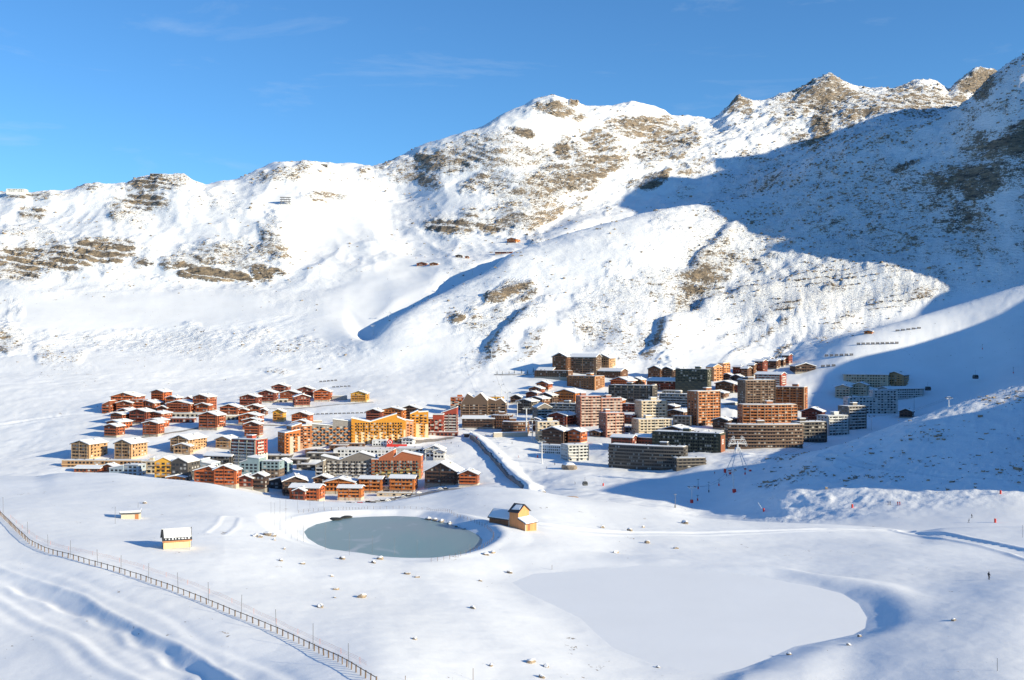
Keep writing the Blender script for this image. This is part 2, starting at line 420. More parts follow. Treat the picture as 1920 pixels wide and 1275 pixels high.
line(46, (-900, 455, 2060), (0, 458, 2055), (120, 462, 2040), (200, 455, 2060), (340, 504, 1962), (400, 508, 1962), (460, 512, 1962), (525, 499, 1978), (600, 462, 2120), (680, 470, 2090), (760, 445, 2230), (850, 440, 2200), (960, 438, 2210), (1060, 380, 2480), (1150, 342, 2640), (1250, 292, 2800),
     (1390, 265, 2900), (1480, 250, 2950), (1600, 212, 3030), (1700, 200, 3080), (1785, 208, 3150), (1920, 230, 3250), (2300, 150, 3400), (3600, 120, 3500))
line(80, (-900, 405, 2260), (0, 410, 2250), (120, 412, 2240), (200, 402, 2280), (250, 400, 2290), (340, 425, 2190), (430, 412, 2220), (490, 408, 2230), (560, 396, 2280), (620, 392, 2380), (700, 390, 2470), (760, 372, 2550), (850, 362, 2480), (960, 332, 2540), (1060, 290, 2700), (1150, 270, 2800), (1250, 252, 2950),
     (1330, 250, 3000), (1390, 222, 3050), (1480, 212, 3100), (1555, 200, 3120), (1600, 195, 3150), (1700, 190, 3180), (1785, 200, 3250), (1920, 240, 3350), (2300, 170, 3500), (3600, 150, 3600))
# skyline
line(60, (-900, 340, 2450), (-200, 350, 2450), (0, 360, 2450), (25, 353, 2450), (60, 363, 2450), (95, 356, 2450), (125, 358, 2460), (180, 348, 2470), (235, 346, 2480), (270, 329, 2490), (295, 325, 2500), (340, 331, 2510), (385, 347, 2550), (440, 336, 2620), (480, 321, 2680), (540, 311, 2720),
     (600, 306, 2750), (620, 311, 2780), (700, 313, 2850), (760, 287, 2880), (800, 272, 2890), (850, 255, 2900), (900, 236, 2920), (960, 206, 2950), (1000, 190, 2980), (1040, 182, 3000), (1075, 192, 3020), (1100, 203, 3040), (1150, 201, 3060), (1190, 195, 3080), (1225, 203, 3120), (1260, 222, 3150), (1300, 226, 3170),
     (1330, 229, 3180), (1345, 220, 3190), (1385, 185, 3200), (1400, 193, 3210), (1430, 194, 3230), (1480, 179, 3260), (1520, 160, 3280), (1555, 145, 3300), (1590, 160, 3310), (1610, 172, 3320), (1650, 172, 3340), (1690, 172, 3350), (1730, 160, 3370), (1757, 164, 3380), (1780, 182, 3390), (1800, 158, 3400), (1830, 130, 3420), (1862, 137, 3440),
     (1890, 150, 3450), (1920, 200, 3450), (2300, 170, 3600), (3600, 150, 3700))
line(4, (-900, 420, 2750), (0, 430, 2750), (600, 400, 3050), (1040, 300, 3400), (1555, 280, 3700), (1920, 300, 3800), (3600, 300, 4000))
LAST = [(-900, 660, 6000), (3600, 660, 6000)]

PX = np.concatenate([np.arange(-900, -120, 26.0), np.arange(-120, 2040, 3.0), np.arange(2040, 3601, 16.0)])
C = len(PX)
KD, KZ = [], []
for n_, p in LN + [(0, LAST)]:
    a = np.array(p, float)
    py = np.interp(PX, a[:, 0], a[:, 1]) if len(p) > 45 else pchip(a[:, 0], a[:, 1], PX); dd = pchip(a[:, 0], a[:, 2], PX)
    KD.append(dd); KZ.append((HY - py) / F * dd)
KD = np.array(KD); KZ = np.array(KZ)
for k in range(1, len(KD)): KD[k] = np.maximum(KD[k], KD[k - 1] + 4.0)
H_ = np.diff(KD, axis=0); DL = np.diff(KZ, axis=0) / H_
M = np.zeros_like(KZ)
w1 = 2 * H_[1:] + H_[:-1]; w2 = H_[1:] + 2 * H_[:-1]
with np.errstate(divide='ignore', invalid='ignore'):
    hm = (w1 + w2) / (w1 / DL[:-1] + w2 / DL[1:])
M[1:-1] = np.where(DL[:-1] * DL[1:] > 0, hm, 0)
M[0], M[-1] = DL[0], DL[-1]
rowsD, rowsZ = [], []
for k, (n_, _p) in enumerate(LN):
    t = (np.arange(n_) / n_)[:, None]
    h = H_[k][None]
    rowsD.append(KD[k][None] + t * h)
    rowsZ.append((1 + 2 * t) * (1 - t) ** 2 * KZ[k] + t * (1 - t) ** 2 * h * M[k] + t * t * (3 - 2 * t) * KZ[k + 1] + t * t * (t - 1) * h * M[k + 1])
rowsD.append(KD[-1][None]); rowsZ.append(KZ[-1][None])
D = np.vstack(rowsD); Z = np.vstack(rowsZ)
RN = D.shape[0]
X = (PX[None, :] - HX) / F * D
Y = D
PXG = np.broadcast_to(PX[None, :], D.shape)
PYG = HY - Z / D * F

def sm(a, b, x):
    t = np.clip((x - a) / (b - a), 0, 1)
    return t * t * (3 - 2 * t)

# ---- where rock shows through the snow and where rubble lies (sighted as ellipses: column, row, half-width, half-height, tilt, amount)
ROCKS = [(30, 500, 60, 30, 0, .8), (140, 480, 140, 30, -5, .72), (215, 465, 70, 22, 5, .85), (400, 518, 74, 10, 2, 1.15), (497, 511, 27, 12, 12, 1.15), (430, 482, 100, 28, 0, .72), (372, 490, 44, 14, 0, .8), (512, 450, 30, 50, 0, .72),
         (230, 412, 25, 10, 0, .7), (255, 390, 46, 30, 0, .62), (300, 342, 66, 18, 0, .62), (12, 630, 36, 50, 0, .75), (8, 657, 14, 8, 30, 1.0), (110, 668, 46, 22, 0, .85), (100, 705, 70, 34, 0, .62), (300, 640, 200, 26, 0, .34), (580, 660, 90, 24, 0, .36), (250, 720, 120, 16, 0, .3), (600, 720, 60, 10, 0, .45), (515, 698, 26, 7, 5, .95), (555, 322, 80, 13, -5, .6), (60, 440, 60, 18, 0, .45), (400, 380, 60, 20, 0, .36),
         (600, 368, 44, 12, 0, .6), (50, 365, 60, 9, 0, .6), (160, 352, 50, 9, 0, .65), (60, 400, 34, 16, 0, .6),
         (975, 398, 120, 38, -8, .70), (955, 418, 60, 18, -12, .9), (1010, 350, 100, 30, -5, .62), (905, 345, 42, 18, 5, .6), (980, 246, 26, 9, 10, 1.0), (1040, 207, 45, 14, 10, .62), (1075, 193, 8, 9, 0, 1.0), (1055, 284, 18, 15, 0, .9), (1042, 316, 26, 8, 0, .9), (1212, 342, 36, 15, -15, 1.0),
         (1255, 270, 75, 32, -20, .58), (1190, 240, 50, 18, 10, .5), (830, 300, 75, 20, -8, .62), (840, 424, 46, 16, 0, .85), (1100, 322, 44, 26, 0, .66), (900, 290, 80, 34, 0, .42), (1120, 280, 60, 40, 0, .52), (960, 300, 90, 40, 0, .38), (760, 330, 60, 24, 0, .36), (720, 310, 40, 8, -20, .6),
         (1385, 195, 36, 24, 0, .42), (1495, 190, 65, 40, -35, .42), (1540, 235, 20, 46, 15, .8), (1600, 200, 55, 34, 0, .4), (1700, 195, 85, 32, 0, .4), (1830, 155, 50, 28, -20, .4), (1555, 160, 30, 20, 0, .42),
         (1600, 400, 320, 150, 0, .34), (1330, 512, 100, 28, -5, .7), (1690, 318, 42, 9, -22, 1.0), (1790, 345, 80, 36, -28, .52), (1890, 268, 60, 30, -12, .6), (1850, 345, 40, 22, -20, .55), (1840, 300, 130, 80, -20, .22),
         (1300, 553, 60, 28, -8, .8), (1170, 645, 85, 50, 0, .72), (940, 553, 58, 16, -22, 1.12), (985, 560, 24, 10, -22, .9), (858, 593, 20, 11, -10, 1.1), (930, 605, 75, 38, -20, .66), (905, 678, 60, 28, -30, .66), (1000, 655, 40, 14, -35, .85), (1195, 655, 62, 36, 0, .85),
         (1455, 600, 130, 7, -26, .9), (1430, 640, 90, 5, -30, .85), (1462, 662, 48, 5, -38, 1.1), (1560, 622, 70, 9, -32, .6), (1700, 560, 110, 22, -10, .42), (1180, 560, 130, 55, -15, .42), (1420, 450, 110, 40, 0, .45), (1650, 470, 120, 40, 0, .45), (1800, 440, 100, 50, 0, .36), (1500, 560, 160, 50, -15, .42),
         (1525, 885, 70, 10, -5, .48), (1445, 905, 70, 14, -12, .55), (1640, 893, 110, 8, 0, .45), (1760, 810, 130, 36, -15, .3), (1860, 770, 60, 30, -15, .34)]
rock = np.zeros_like(D)
WU = fbm(PXG, PYG * 1.6, 46, 4, 0.6, seed=60); WV = fbm(PXG, PYG * 1.6, 46, 4, 0.6, seed=61)
for (cx, cy, rx, ry, an, am) in ROCKS:
    c_, s_ = math.cos(R(an)), math.sin(R(an))
    u = (PXG - cx) * c_ + (PYG - cy) * s_; v = -(PXG - cx) * s_ + (PYG - cy) * c_
    q = (u / rx + 0.9 * WU) ** 2 + (v / ry + 0.9 * WV) ** 2
    rock = np.maximum(rock, am * (1 - sm(0.1, 1.7, q)))
far_ = sm(560, 900, D)
rock *= sm(560, 640, D)

# ---- natural unevenness
mtn = sm(1330, 1700, D)
vil = sm(480, 700, D) * (1 - mtn)
fore = 1 - sm(430, 600, D)
knoll = sm(1330, 1480, PXG) * sm(560, 640, D) * (1 - sm(860, 930, D))
smooth_piste = np.zeros_like(D)
for (cx, cy, rx, ry, an) in [(700, 560, 150, 60, -30), (600, 400, 120, 60, 0), (160, 590, 200, 40, 0), (330, 580, 200, 40, 0), (1780, 610, 160, 60, -15)]:
    c_, s_ = math.cos(R(an)), math.sin(R(an))
    u = (PXG - cx) * c_ + (PYG - cy) * s_; v = -(PXG - cx) * s_ + (PYG - cy) * c_
    smooth_piste = np.maximum(smooth_piste, 1 - sm(0.3, 1.3, (u / rx) ** 2 + (v / ry) ** 2))
Z = Z + mtn * (1 - 0.75 * smooth_piste) * (1.3 * fbm(X, Y, 24, 3, 0.6, seed=14) + 9.0 * fbm(X, Y, 260, 4, seed=1) + 5.5 * fbm(X, Y, 85, 4, 0.55, seed=2) * (0.35 + rock))
sx_, sy_ = X * 0.85 + Y * 0.5, -X * 0.5 + Y * 0.85     # strata run diagonally
lft = sm(1750, 2000, D) * (1 - sm(900, 1200, PXG)) * (1 - 0.6 * smooth_piste)
Z = Z + lft * (12.0 * fbm(X * 1.2 + 0.3 * Y, Y * 0.6, 230, 4, 0.5, ridged=True, seed=17) - 3.0)
Z = Z + mtn * np.clip(rock * 1.3, 0, 1) * (6.5 * fbm(sx_ * 0.5, sy_, 60, 5, 0.55, ridged=True, seed=3) + 2.6 * fbm(X, Y, 17, 3, 0.6, ridged=True, seed=4))
# ledges: where rock shows, the slope is stepped into steep risers and snow-holding treads that dip to the right
PER = 15.0 + 9.0 * fbm(X, Y, 400, 2, seed=44)
ph = (Z + 0.16 * X - 0.05 * Y + 9.0 * fbm(X, Y, 120, 3, seed=45) + 2.5 * fbm(X, Y, 30, 2, seed=46)) / PER
Z = Z + mtn * np.clip(rock * 1.25, 0, 1) * PER / (2 * np.pi) * 0.95 * np.sin(2 * np.pi * ph) * np.clip(0.6 + 1.1 * fbm(X, Y, 70, 2, seed=47), 0, 1.15)
rgt = sm(1250, 1500, PXG) * mtn * (1 - smooth_piste)
Z = Z + rgt * (9.0 * fbm(sx_ * 0.6, sy_, 110, 5, 0.55, ridged=True, seed=5) + 2.4 * fbm(X, Y, 22, 3, 0.6, ridged=True, seed=6))
peak = sm(2300, 2900, D) * sm(1000, 1400, PXG)
Z = Z + peak * 17.0 * fbm(sx_ * 0.7, sy_, 150, 5, 0.55, ridged=True, seed=7)
Z = Z + sm(2250, 2700, D) * (2.2 + 3.6 * sm(900, 1250, PXG)) * fbm(sx_, sy_ * 1.3, 42, 4, 0.6, ridged=True, seed=16)
Z = Z + vil * (1.0 * fbm(X, Y, 60, 3, seed=8) + 0.6 * fbm(X, Y, 14, 3, 0.6, seed=9))
Z = Z + fore * (0.75 * fbm(X, Y, 46, 2, seed=10) + 0.13 * fbm(X, Y, 9, 3, seed=11) + 0.03 * fbm(X, Y * 0.6, 3.2, 2, seed=15))
Z = Z + knoll * (2.2 * fbm(X, Y, 55, 4, seed=12) + 0.9 * fbm(X, Y, 13, 4, 0.6, ridged=True, seed=13))

def px_plane(px, py, z):
    d = z * F / (HY - py)
    return ((px - HX) / F * d, d)
def sdist(poly, mask):
    """signed distance (negative inside) of the masked vertices to a polygon"""
    x, y = X[mask], Y[mask]
    best = np.full(x.shape, 1e9); inside = np.zeros(x.shape, bool)
    n = len(poly)
    for i in range(n):
        (x0, y0), (x1, y1) = poly[i], poly[(i + 1) % n]
        dx, dy = x1 - x0, y1 - y0
        t = np.clip(((x - x0) * dx + (y - y0) * dy) / (dx * dx + dy * dy), 0, 1)
        best = np.minimum(best, np.hypot(x - x0 - t * dx, y - y0 - t * dy))
        c = (y0 > y) != (y1 > y)
        with np.errstate(divide='ignore', invalid='ignore'):
            inside ^= c & (x < (x1 - x0) * (y - y0) / (y1 - y0) + x0)
    return np.where(inside, -best, best)
def along(path, mask):
    """(distance along, signed side distance: + on the left of the direction of travel) to a polyline"""
    x, y = X[mask], Y[mask]
    best = np.full(x.shape, 1e9); side = np.zeros(x.shape); arc = np.zeros(x.shape); run = 0
    for (x0, y0), (x1, y1) in zip(path, path[1:]):
        dx, dy = x1 - x0, y1 - y0; L = math.hypot(dx, dy)
        tt = ((x - x0) * dx + (y - y0) * dy) / (L * L); t = np.clip(tt, 0, 1)
        d = np.hypot(x - x0 - t * dx, y - y0 - t * dy)
        b = d < best
        best = np.where(b, d, best)
        side = np.where(b, np.sign(dx * (y - y0) - dy * (x - x0)) * d, side)
        arc = np.where(b, run + t * L, arc); run += L
    return arc, side, run

# ---- the reservoir pond and the frozen lake
POND_Z, LAKE_Z = -61.2, -62.4
POND_PX = [(570, 997), (578, 990), (593, 983), (627, 975), (652, 971), (697, 968.5), (742, 967.5), (781, 969), (809, 975), (840, 981), (874, 992), (897, 1003), (905, 1012), (903, 1020), (894, 1028), (866, 1039.5), (837, 1046.5), (804, 1051), (767, 1051.6), (739, 1050), (708, 1046), (680, 1043), (652, 1039), (621, 1031), (596, 1021), (577, 1009)]
LAKE_PX = [(960, 1092), (1000, 1076), (1060, 1072), (1130, 1068), (1200, 1060), (1240, 1063), (1330, 1072), (1420, 1080), (1480, 1092), (1530, 1100), (1580, 1113), (1610, 1132), (1626, 1158), (1622, 1178), (1600, 1190), (1540, 1203), (1490, 1212), (1440, 1235), (1390, 1254), (1345, 1264), (1290, 1255), (1220, 1243), (1150, 1215), (1115, 1185), (1090, 1160), (1040, 1135), (985, 1110)]
POND = [px_plane(a, b, POND_Z) for a, b in POND_PX]
LAKE = [px_plane(a, b, LAKE_Z) for a, b in LAKE_PX]
mk = (D > 180) & (D < 460) & (PXG > 380) & (PXG < 1150)
sd = sdist(POND, mk)
px_m = PXG[mk]; near_side = sm(1010, 1040, PYG[mk])
zz = Z[mk]
bank = POND_Z + np.clip(sd, 0, 60) * (0.17 + 0.13 * sm(800, 860, px_m) * (1 - near_side)) + 1.0 * np.exp(-((sd - 6.5) / 3.0) ** 2) + 0.25 * sm(0, 2.5, sd) * fbm(X[mk], Y[mk], 9, 2, seed=20)
w = 1 - sm(2, 16, sd)
zz = zz * (1 - w) + bank * w
zz = np.where(sd < 0.0, POND_Z + 0.3 * np.clip(sd, -5, 0), zz)
Z[mk] = zz
mk = (D > 120) & (D < 420) & (PXG > 600) & (PXG < 2040)
sd = sdist(LAKE, mk); px_m = PXG[mk]; py_m = PYG[mk]
zz = Z[mk]
rim = sm(1440, 1560, px_m) * (1 - sm(1185, 1230, py_m))
prom = sm(1330, 1400, px_m) * (1 - sm(1500, 1640, px_m)) * sm(1190, 1230, py_m)
bank = LAKE_Z + np.clip(sd, 0, 30) * (0.06 + 0.19 * rim + 0.18 * prom) - 0.6 * rim * sm(9, 16, sd) + 0.22 * sm(0, 2.5, sd) * fbm(X[mk], Y[mk], 11, 2, seed=21)
w = 1 - sm(2, 26 - 9 * rim, sd)
zz = zz * (1 - w) + bank * w
zz = np.where(sd < 0.0, LAKE_Z + 0.15 * np.clip(sd, -4, 0), zz)
Z[mk] = zz

COLD = [D[:, j] for j in range(C)]
def col_at(px):
    j = int(np.clip(np.searchsorted(PX, px) - 1, 0, C - 2)); f = (px - PX[j]) / (PX[j + 1] - PX[j])
    return D[:, j] * (1 - f) + D[:, j + 1] * f, Z[:, j] * (1 - f) + Z[:, j + 1] * f
def ground(px, py, near=None):
    """first point of the land seen at a picture position (or the crossing nearest to a distance)"""
    d, z = col_at(px)
    r = HY - z / d * F
    i = np.where((r[:-1] >= py) & (r[1:] < py))[0]
    if len(i) == 0:
        k = int(np.argmin(np.abs(r - py))); return Vector(((px - HX) / F * d[k], d[k], z[k]))
    k = i[0] if near is None else i[np.argmin(np.abs(d[i] - near))]
    t = (r[k] - py) / max(r[k] - r[k + 1], 1e-9)
    dd = d[k] + t * (d[k + 1] - d[k])
    return Vector(((px - HX) / F * dd, dd, z[k] + t * (z[k + 1] - z[k])))
def hz(x, y):
    d, z = col_at(HX + x / max(y, 1.0) * F)
    return float(np.interp(y, d, z))

# ---- snow-covered bank and stream cut in the near left corner
def world_path(pts, near=None): return [tuple(ground(a, b, near)[:2]) for a, b in pts]
P1 = world_path([(-60, 1050), (0, 1063), (70, 1092), (160, 1122), (235, 1158), (300, 1198), (380, 1237), (440, 1268), (520, 1310), (600, 1350)])
mk = (D > 110) & (D < 330) & (PXG < 760)
arc, side, tot = along(P1, mk)       # travelling towards the camera: left of travel = picture right
sh = side + 0.5 * np.sin(arc * 0.12) + 0.45 * fbm(X[mk], Y[mk], 11.0, 3, seed=33)
dep = (0.4 + 0.85 * sm(12, 60, arc))
Z[mk] -= dep * (1 - sm(-4.2, 0.6, sh)) * (1 - sm(3.5, 12, -sh)) * 1.15 - 0.25 * np.exp(-(sh / 0.8) ** 2)
P2 = world_path([(-60, 1085), (0, 1100), (90, 1140), (190, 1180), (270, 1225), (350, 1275), (450, 1330)])
arc, side, tot = along(P2, mk)
sh = side + 0.5 * np.sin(arc * 0.4)
Z[mk] += 0.35 * np.exp(-(sh / 1.1) ** 2) - 0.3 * np.exp(-((sh - 2.0) / 1.2) ** 2)

for off_, dp in ((9.0, 0.30), (13.0, 0.22), (-6.0, 0.18)):
    arc, side, tot = along(P1, mk)
    Z[mk] -= dp * np.exp(-((side + off_ + 0.8 * np.sin(arc * 0.15)) / 1.5) ** 2) - dp * 0.6 * np.exp(-((side + off_ + 2.6 + 0.8 * np.sin(arc * 0.15)) / 1.4) ** 2)
# ---- pisted track on the right, path past the shed, embankment of the conveyor lift in the valley
def groove(pts, near, a, wdt, rail=0.0, rng_=(0, 9e9), lug=0.0):
    p = world_path(pts, near)
    ys = [q[1] for q in p]; m = (D > min(ys) - 30) & (D < max(ys) + 30)
    arc, side, tot = along(p, m)
    Z[m] += -a * (1 - sm(wdt * 0.6, wdt, np.abs(side))) + rail * np.exp(-((np.abs(side) - wdt * 1.1) / (wdt * 0.28)) ** 2)  \
        + lug * (1 - sm(wdt * 0.6, wdt, np.abs(side))) * np.sin(arc * 1.1)
groove([(1700, 998), (1760, 1003), (1850, 1020), (1925, 1038), (2000, 1060)], 420, 0.40, 5.0, 0.45, lug=0.10)
groove([(1010, 983), (1080, 994), (1180, 1000), (1300, 1001), (1440, 996), (1560, 993), (1700, 998)], 400, 0.22, 3.5, 0.35)
groove([(405, 1000), (425, 985), (432, 970)], 330, 0.12, 2.6, 0.1)
groove([(-20, 800), (60, 787), (130, 778), (196, 774)], 1150, 0.6, 5.0, 0.5)
groove([(1540, 853), (1600, 868), (1680, 880), (1780, 893), (1930, 905)], 720, 0.9, 3.5, 0.5)
for pts, nr, hh in [([(1490, 520), (1400, 545), (1320, 570), (1262, 600), (1228, 640), (1212, 684)], 1600, 17.0), ([(1015, 550), (968, 596), (927, 640), (895, 692)], 1560, 14.0), ([(1400, 400), (1345, 440), (1318, 480), (1290, 520)], 2050, 15.0)]:
    p = world_path(pts, nr); ys = [q[1] for q in p]; m = (D > min(ys) - 120) & (D < max(ys) + 120) & (PXG > 780) & (PXG < 1800)
    arc, side, tot = along(p, m)          # a scarp: the ground on its right stands higher and throws its shade to the left
    sd_ = side + 15 * fbm(X[m], Y[m], 70, 4, 0.6, seed=82)
    Z[m] += hh * sm(-12, 14, sd_) * np.exp(-np.clip(sd_, 0, None) / 110) * sm(-10, 110, arc) * (1 - sm(tot - 70, tot + 10, arc))
    rock[m] = np.maximum(rock[m], 0.62 * np.exp(-((sd_ - 2) / 26) ** 2) * sm(-10, 90, arc) * (1 - sm(tot - 60, tot + 10, arc)))
for pts, nr in [([(1520, 600), (1460, 650), (1425, 688)], 1540), ([(1330, 500), (1300, 545), (1270, 590)], 1750), ([(1130, 600), (1100, 635), (1085, 662)], 1500)]:
    p = world_path(pts, nr); ys = [q[1] for q in p]; m = (D > min(ys) - 80) & (D < max(ys) + 80)
    arc, side, tot = along(p, m)
    sd_ = side + 16 * fbm(X[m], Y[m], 60, 3, seed=80)
    Z[m] -= 9.0 * np.exp(-(sd_ / 27) ** 2) * sm(-5, 45, arc) * (1 - sm(tot - 45, tot + 5, arc)) * np.clip(0.8 + 0.8 * fbm(X[m], Y[m], 50, 2, seed=81), 0, 1.5)
BERM_PX = [(878, 818), (896, 832), (915, 852), (935, 874), (955, 895), (985, 918)]
BERM = world_path(BERM_PX, 950)
m_ = (D > 800) & (D < 1120) & (PXG > 780) & (PXG < 1100)
arc, side, tot = along(BERM, m_)     # travelling towards the camera: + = picture right
Z[m_] += 4.6 * (1 - sm(-1.0, 0.4, -side - 0.6)) * (1 - sm(3.0, 16.0, side)) * sm(-6, 4, arc) * (1 - 0 * arc)
# snow heaps pushed up between the lift and the buildings
for (a, b, rx, ry, hh) in [(925, 850, 16, 12, 1.5), (965, 872, 20, 14, 2.2), (1000, 890, 20, 14, 2.0), (1040, 903, 16, 10, 1.6), (1150, 850, 18, 10, 3.0), (1120, 835, 18, 10, 2.5), (1395, 855, 14, 10, 3.0), (1360, 770, 26, 30, 5.0), (1250, 675, 26, 24, 8.0), (1030, 700, 26, 16, 3.0)]:
    g = ground(a, b)
    q = ((X - g.x) / rx) ** 2 + ((Y - g.y) / (ry * 1.8)) ** 2
    Z += hh * np.exp(-q * 2) * (0.75 + 0.4 * fbm(X, Y, 6, 3, seed=30))

# ---- the mountain beyond the right edge of the frame, whose shadow lies over the valley.  Its crest is fitted to the shadow's edge.
sA, cA = math.sin(R(SUN_A)), math.cos(R(SUN_A))
def uw(p): return p.x * sA + p.y * cA, p.z - (p.x * cA - p.y * sA) * tE
EDGE = [(1100, 924, 740), (1167, 903, 800), (1242, 889, 850), (1640, 820, 820), (1700, 800, 830), (1850, 768, 865), (1498, 800, 1080), (1512, 765, 1200), (1525, 730, 1300), (1540, 690, 1380), (1600, 668, 1400), (1680, 655, 1410), (1760, 630, 1430), (1830, 608, 1460), (1895, 570, 1490),
        (1800, 535, 1640), (1680, 500, 1720), (1500, 462, 1850), (1370, 446, 2020), (1350, 410, 2180), (1340, 405, 2200), (1388, 373, 2300), (1118, 418, 2480), (1140, 386, 2530), (1180, 362, 2620), (1240, 330, 2700), (1310, 298, 2830), (1390, 291, 2870), (1480, 280, 2890), (1560, 262, 2820), (1650, 242, 2860), (1720, 224, 2900), (1790, 206, 3100)]
UW = sorted(uw(ground(*e)) for e in EDGE)
uu = np.array([u for u, w in UW]); ww = np.array([w for u, w in UW])
gu = np.arange(500, 5200, 10.0)
gw = np.interp(gu, uu, ww)
gw = np.where(gu < uu[0], ww[0] - (uu[0] - gu) * 1.6, gw)
gw = np.where(gu > uu[-1], ww[-1] - (gu - uu[-1]) * 0.15, gw)
gw = gw + 22 * fbm(gu, gu * 0, 70, 4, 0.6, seed=70) * sm(1600, 1750, gu)
k5 = np.ones(5) / 5
gw = np.convolve(np.pad(gw, 2, mode='edge'), k5, mode='valid')
tt_ = (2450 - HX) / F
UG = X * sA + Y * cA; SG = X * cA - Y * sA
WG = np.interp(UG, gu, gw)
yc = UG / (tt_ * sA + cA); sc = yc * (tt_ * cA - sA)
zr = WG + sc * tE - 0.62 * np.abs(SG - sc) + 14 * fbm(X, Y, 130, 4, seed=40) * sm(15, 90, np.abs(SG - sc))
off = sm(1990, 2120, PXG)
Z = np.where(zr > Z, Z + (zr - Z) * off, Z)
rock = np.maximum(rock, 0.45 * off * far_)

relief = np.clip(rock * 1.2, 0, 1) * mtn + 0.35 * rgt + 0.12 * knoll + 0.16 * mtn * (1 - smooth_piste)

verts = np.stack([X, Y, Z], -1).reshape(-1, 3).astype(np.float32)
r_ = np.arange(RN - 1)[:, None] * C; c_ = np.arange(C - 1)[None, :]
a_ = (r_ + c_).reshape(-1)
quads = np.stack([a_, a_ + 1, a_ + C + 1, a_ + C], -1).astype(np.int32)
def np_mesh(name, v, q, mat, smooth=True, k=4):
    me = bpy.data.meshes.new(name)
    me.vertices.add(len(v)); me.vertices.foreach_set('co', v.astype(np.float32).ravel())
    me.loops.add(q.size); me.loops.foreach_set('vertex_index', q.astype(np.int32).ravel())
    me.polygons.add(len(q))
    me.polygons.foreach_set('loop_start', np.arange(0, q.size, k, dtype=np.int32))
    me.polygons.foreach_set('use_smooth', np.full(len(q), smooth))
    me.materials.append(mat)
    me.update(calc_edges=True)
    return me
MT = terrain_mat()
me = np_mesh('terrain', verts, quads, MT)
for nm, ar in (('rock', rock), ('relief', relief)):
    at_ = me.attributes.new(nm, 'FLOAT', 'POINT'); at_.data.foreach_set('value', ar.astype(np.float32).ravel())
tag(link_mesh('terrain', me), kind='structure')

# ---- loose rubble on the slopes: thousands of stones nobody could count, one object
def rubble(name, n, dens, size, mat, seed, flat=0.75):
    g = np.random.default_rng(seed)
    p = dens.ravel(); p = p / p.sum()
    idx = g.choice(p.size, n, p=p)
    ctr = verts[idx].astype(float) + g.normal(0, 1, (n, 3)) * np.array([2.0, 3.0, 0.0])
    base = np.array([(-1, -1, -1), (1, -1, -1), (1, 1, -1), (-1, 1, -1), (-1, -1, 1), (1, -1, 1), (1, 1, 1), (-1, 1, 1)]) * 0.62
    tri = np.array([(3, 2, 1, 0), (4, 5, 6, 7), (0, 1, 5, 4), (1, 2, 6, 5), (2, 3, 7, 6), (3, 0, 4, 7)])
    r = size(g, n, D.ravel()[idx])
    V = base[None] * (1 + g.normal(0, 0.24, (n, 8, 3)))
    st = np.stack([1 + g.random(n) * 0.7, 0.7 + g.random(n) * 0.4, flat * (0.6 + g.random(n) * 0.5)], -1)
    V = V * st[:, None, :]
    an = g.random(n) * 6.283; ca, sa = np.cos(an)[:, None], np.sin(an)[:, None]
    V = np.stack([V[..., 0] * ca - V[..., 1] * sa, V[..., 0] * sa + V[..., 1] * ca, V[..., 2]], -1)
    V = V * r[:, None, None] + ctr[:, None, :] - np.stack([0 * r, 0 * r, r * 0.12], -1)[:, None, :]
    T = (tri[None] + (np.arange(n) * 8)[:, None, None]).reshape(-1, 4)
    o = link_mesh(name, np_mesh(name, V.reshape(-1, 3), T, mat, smooth=False, k=4))
    return o
area = np.gradient(D, axis=0) * D
PYG2 = HY - Z / D * F
inframe = (PXG > -40) & (PXG < 1960) & (PYG2 < 1000)
clump = np.clip(0.5 + 1.2 * fbm(X, Y, 45, 3, 0.6, seed=50), 0, 1.5) ** 2
dens = area * inframe * clump * (mtn * (np.clip(rock - 0.2, 0, 1) * 1.0 + 0.30 * rgt + 0.045) ** 1.1 * (1 - smooth_piste) / (D / 1500) ** 1.4)
MB1 = boulder_mat('scree_stone', 0.12, 0.64)
o = rubble('scree', 42000, dens, lambda g, n, d: (d / 2000) * (0.95 + 2.1 * g.random(n) ** 3), MB1, 61)
tag(o, 'dark scree stones scattered over the snowy mountain slopes', 'scree', kind='stuff')

kn = knoll * sm(1370, 1500, PXG) * np.clip(0.35 + 1.3 * fbm(X, Y, 40, 3, 0.6, seed=52), 0, 1.5) ** 2 * (PYG2 < 935) * (0.4 + 2.0 * np.clip(rock, 0, 1)) * (1 - sm(890, 935, PYG2))
o = rubble('knoll_stones', 1100, area * inframe * kn, lambda g, n, d: 0.35 + 1.5 * g.random(n) ** 3, boulder_mat('knoll_stone', 0.4, 0.55), 62)
tag(o, 'dark stones poking through the snow of the rocky knoll', 'stones', kind='stuff')

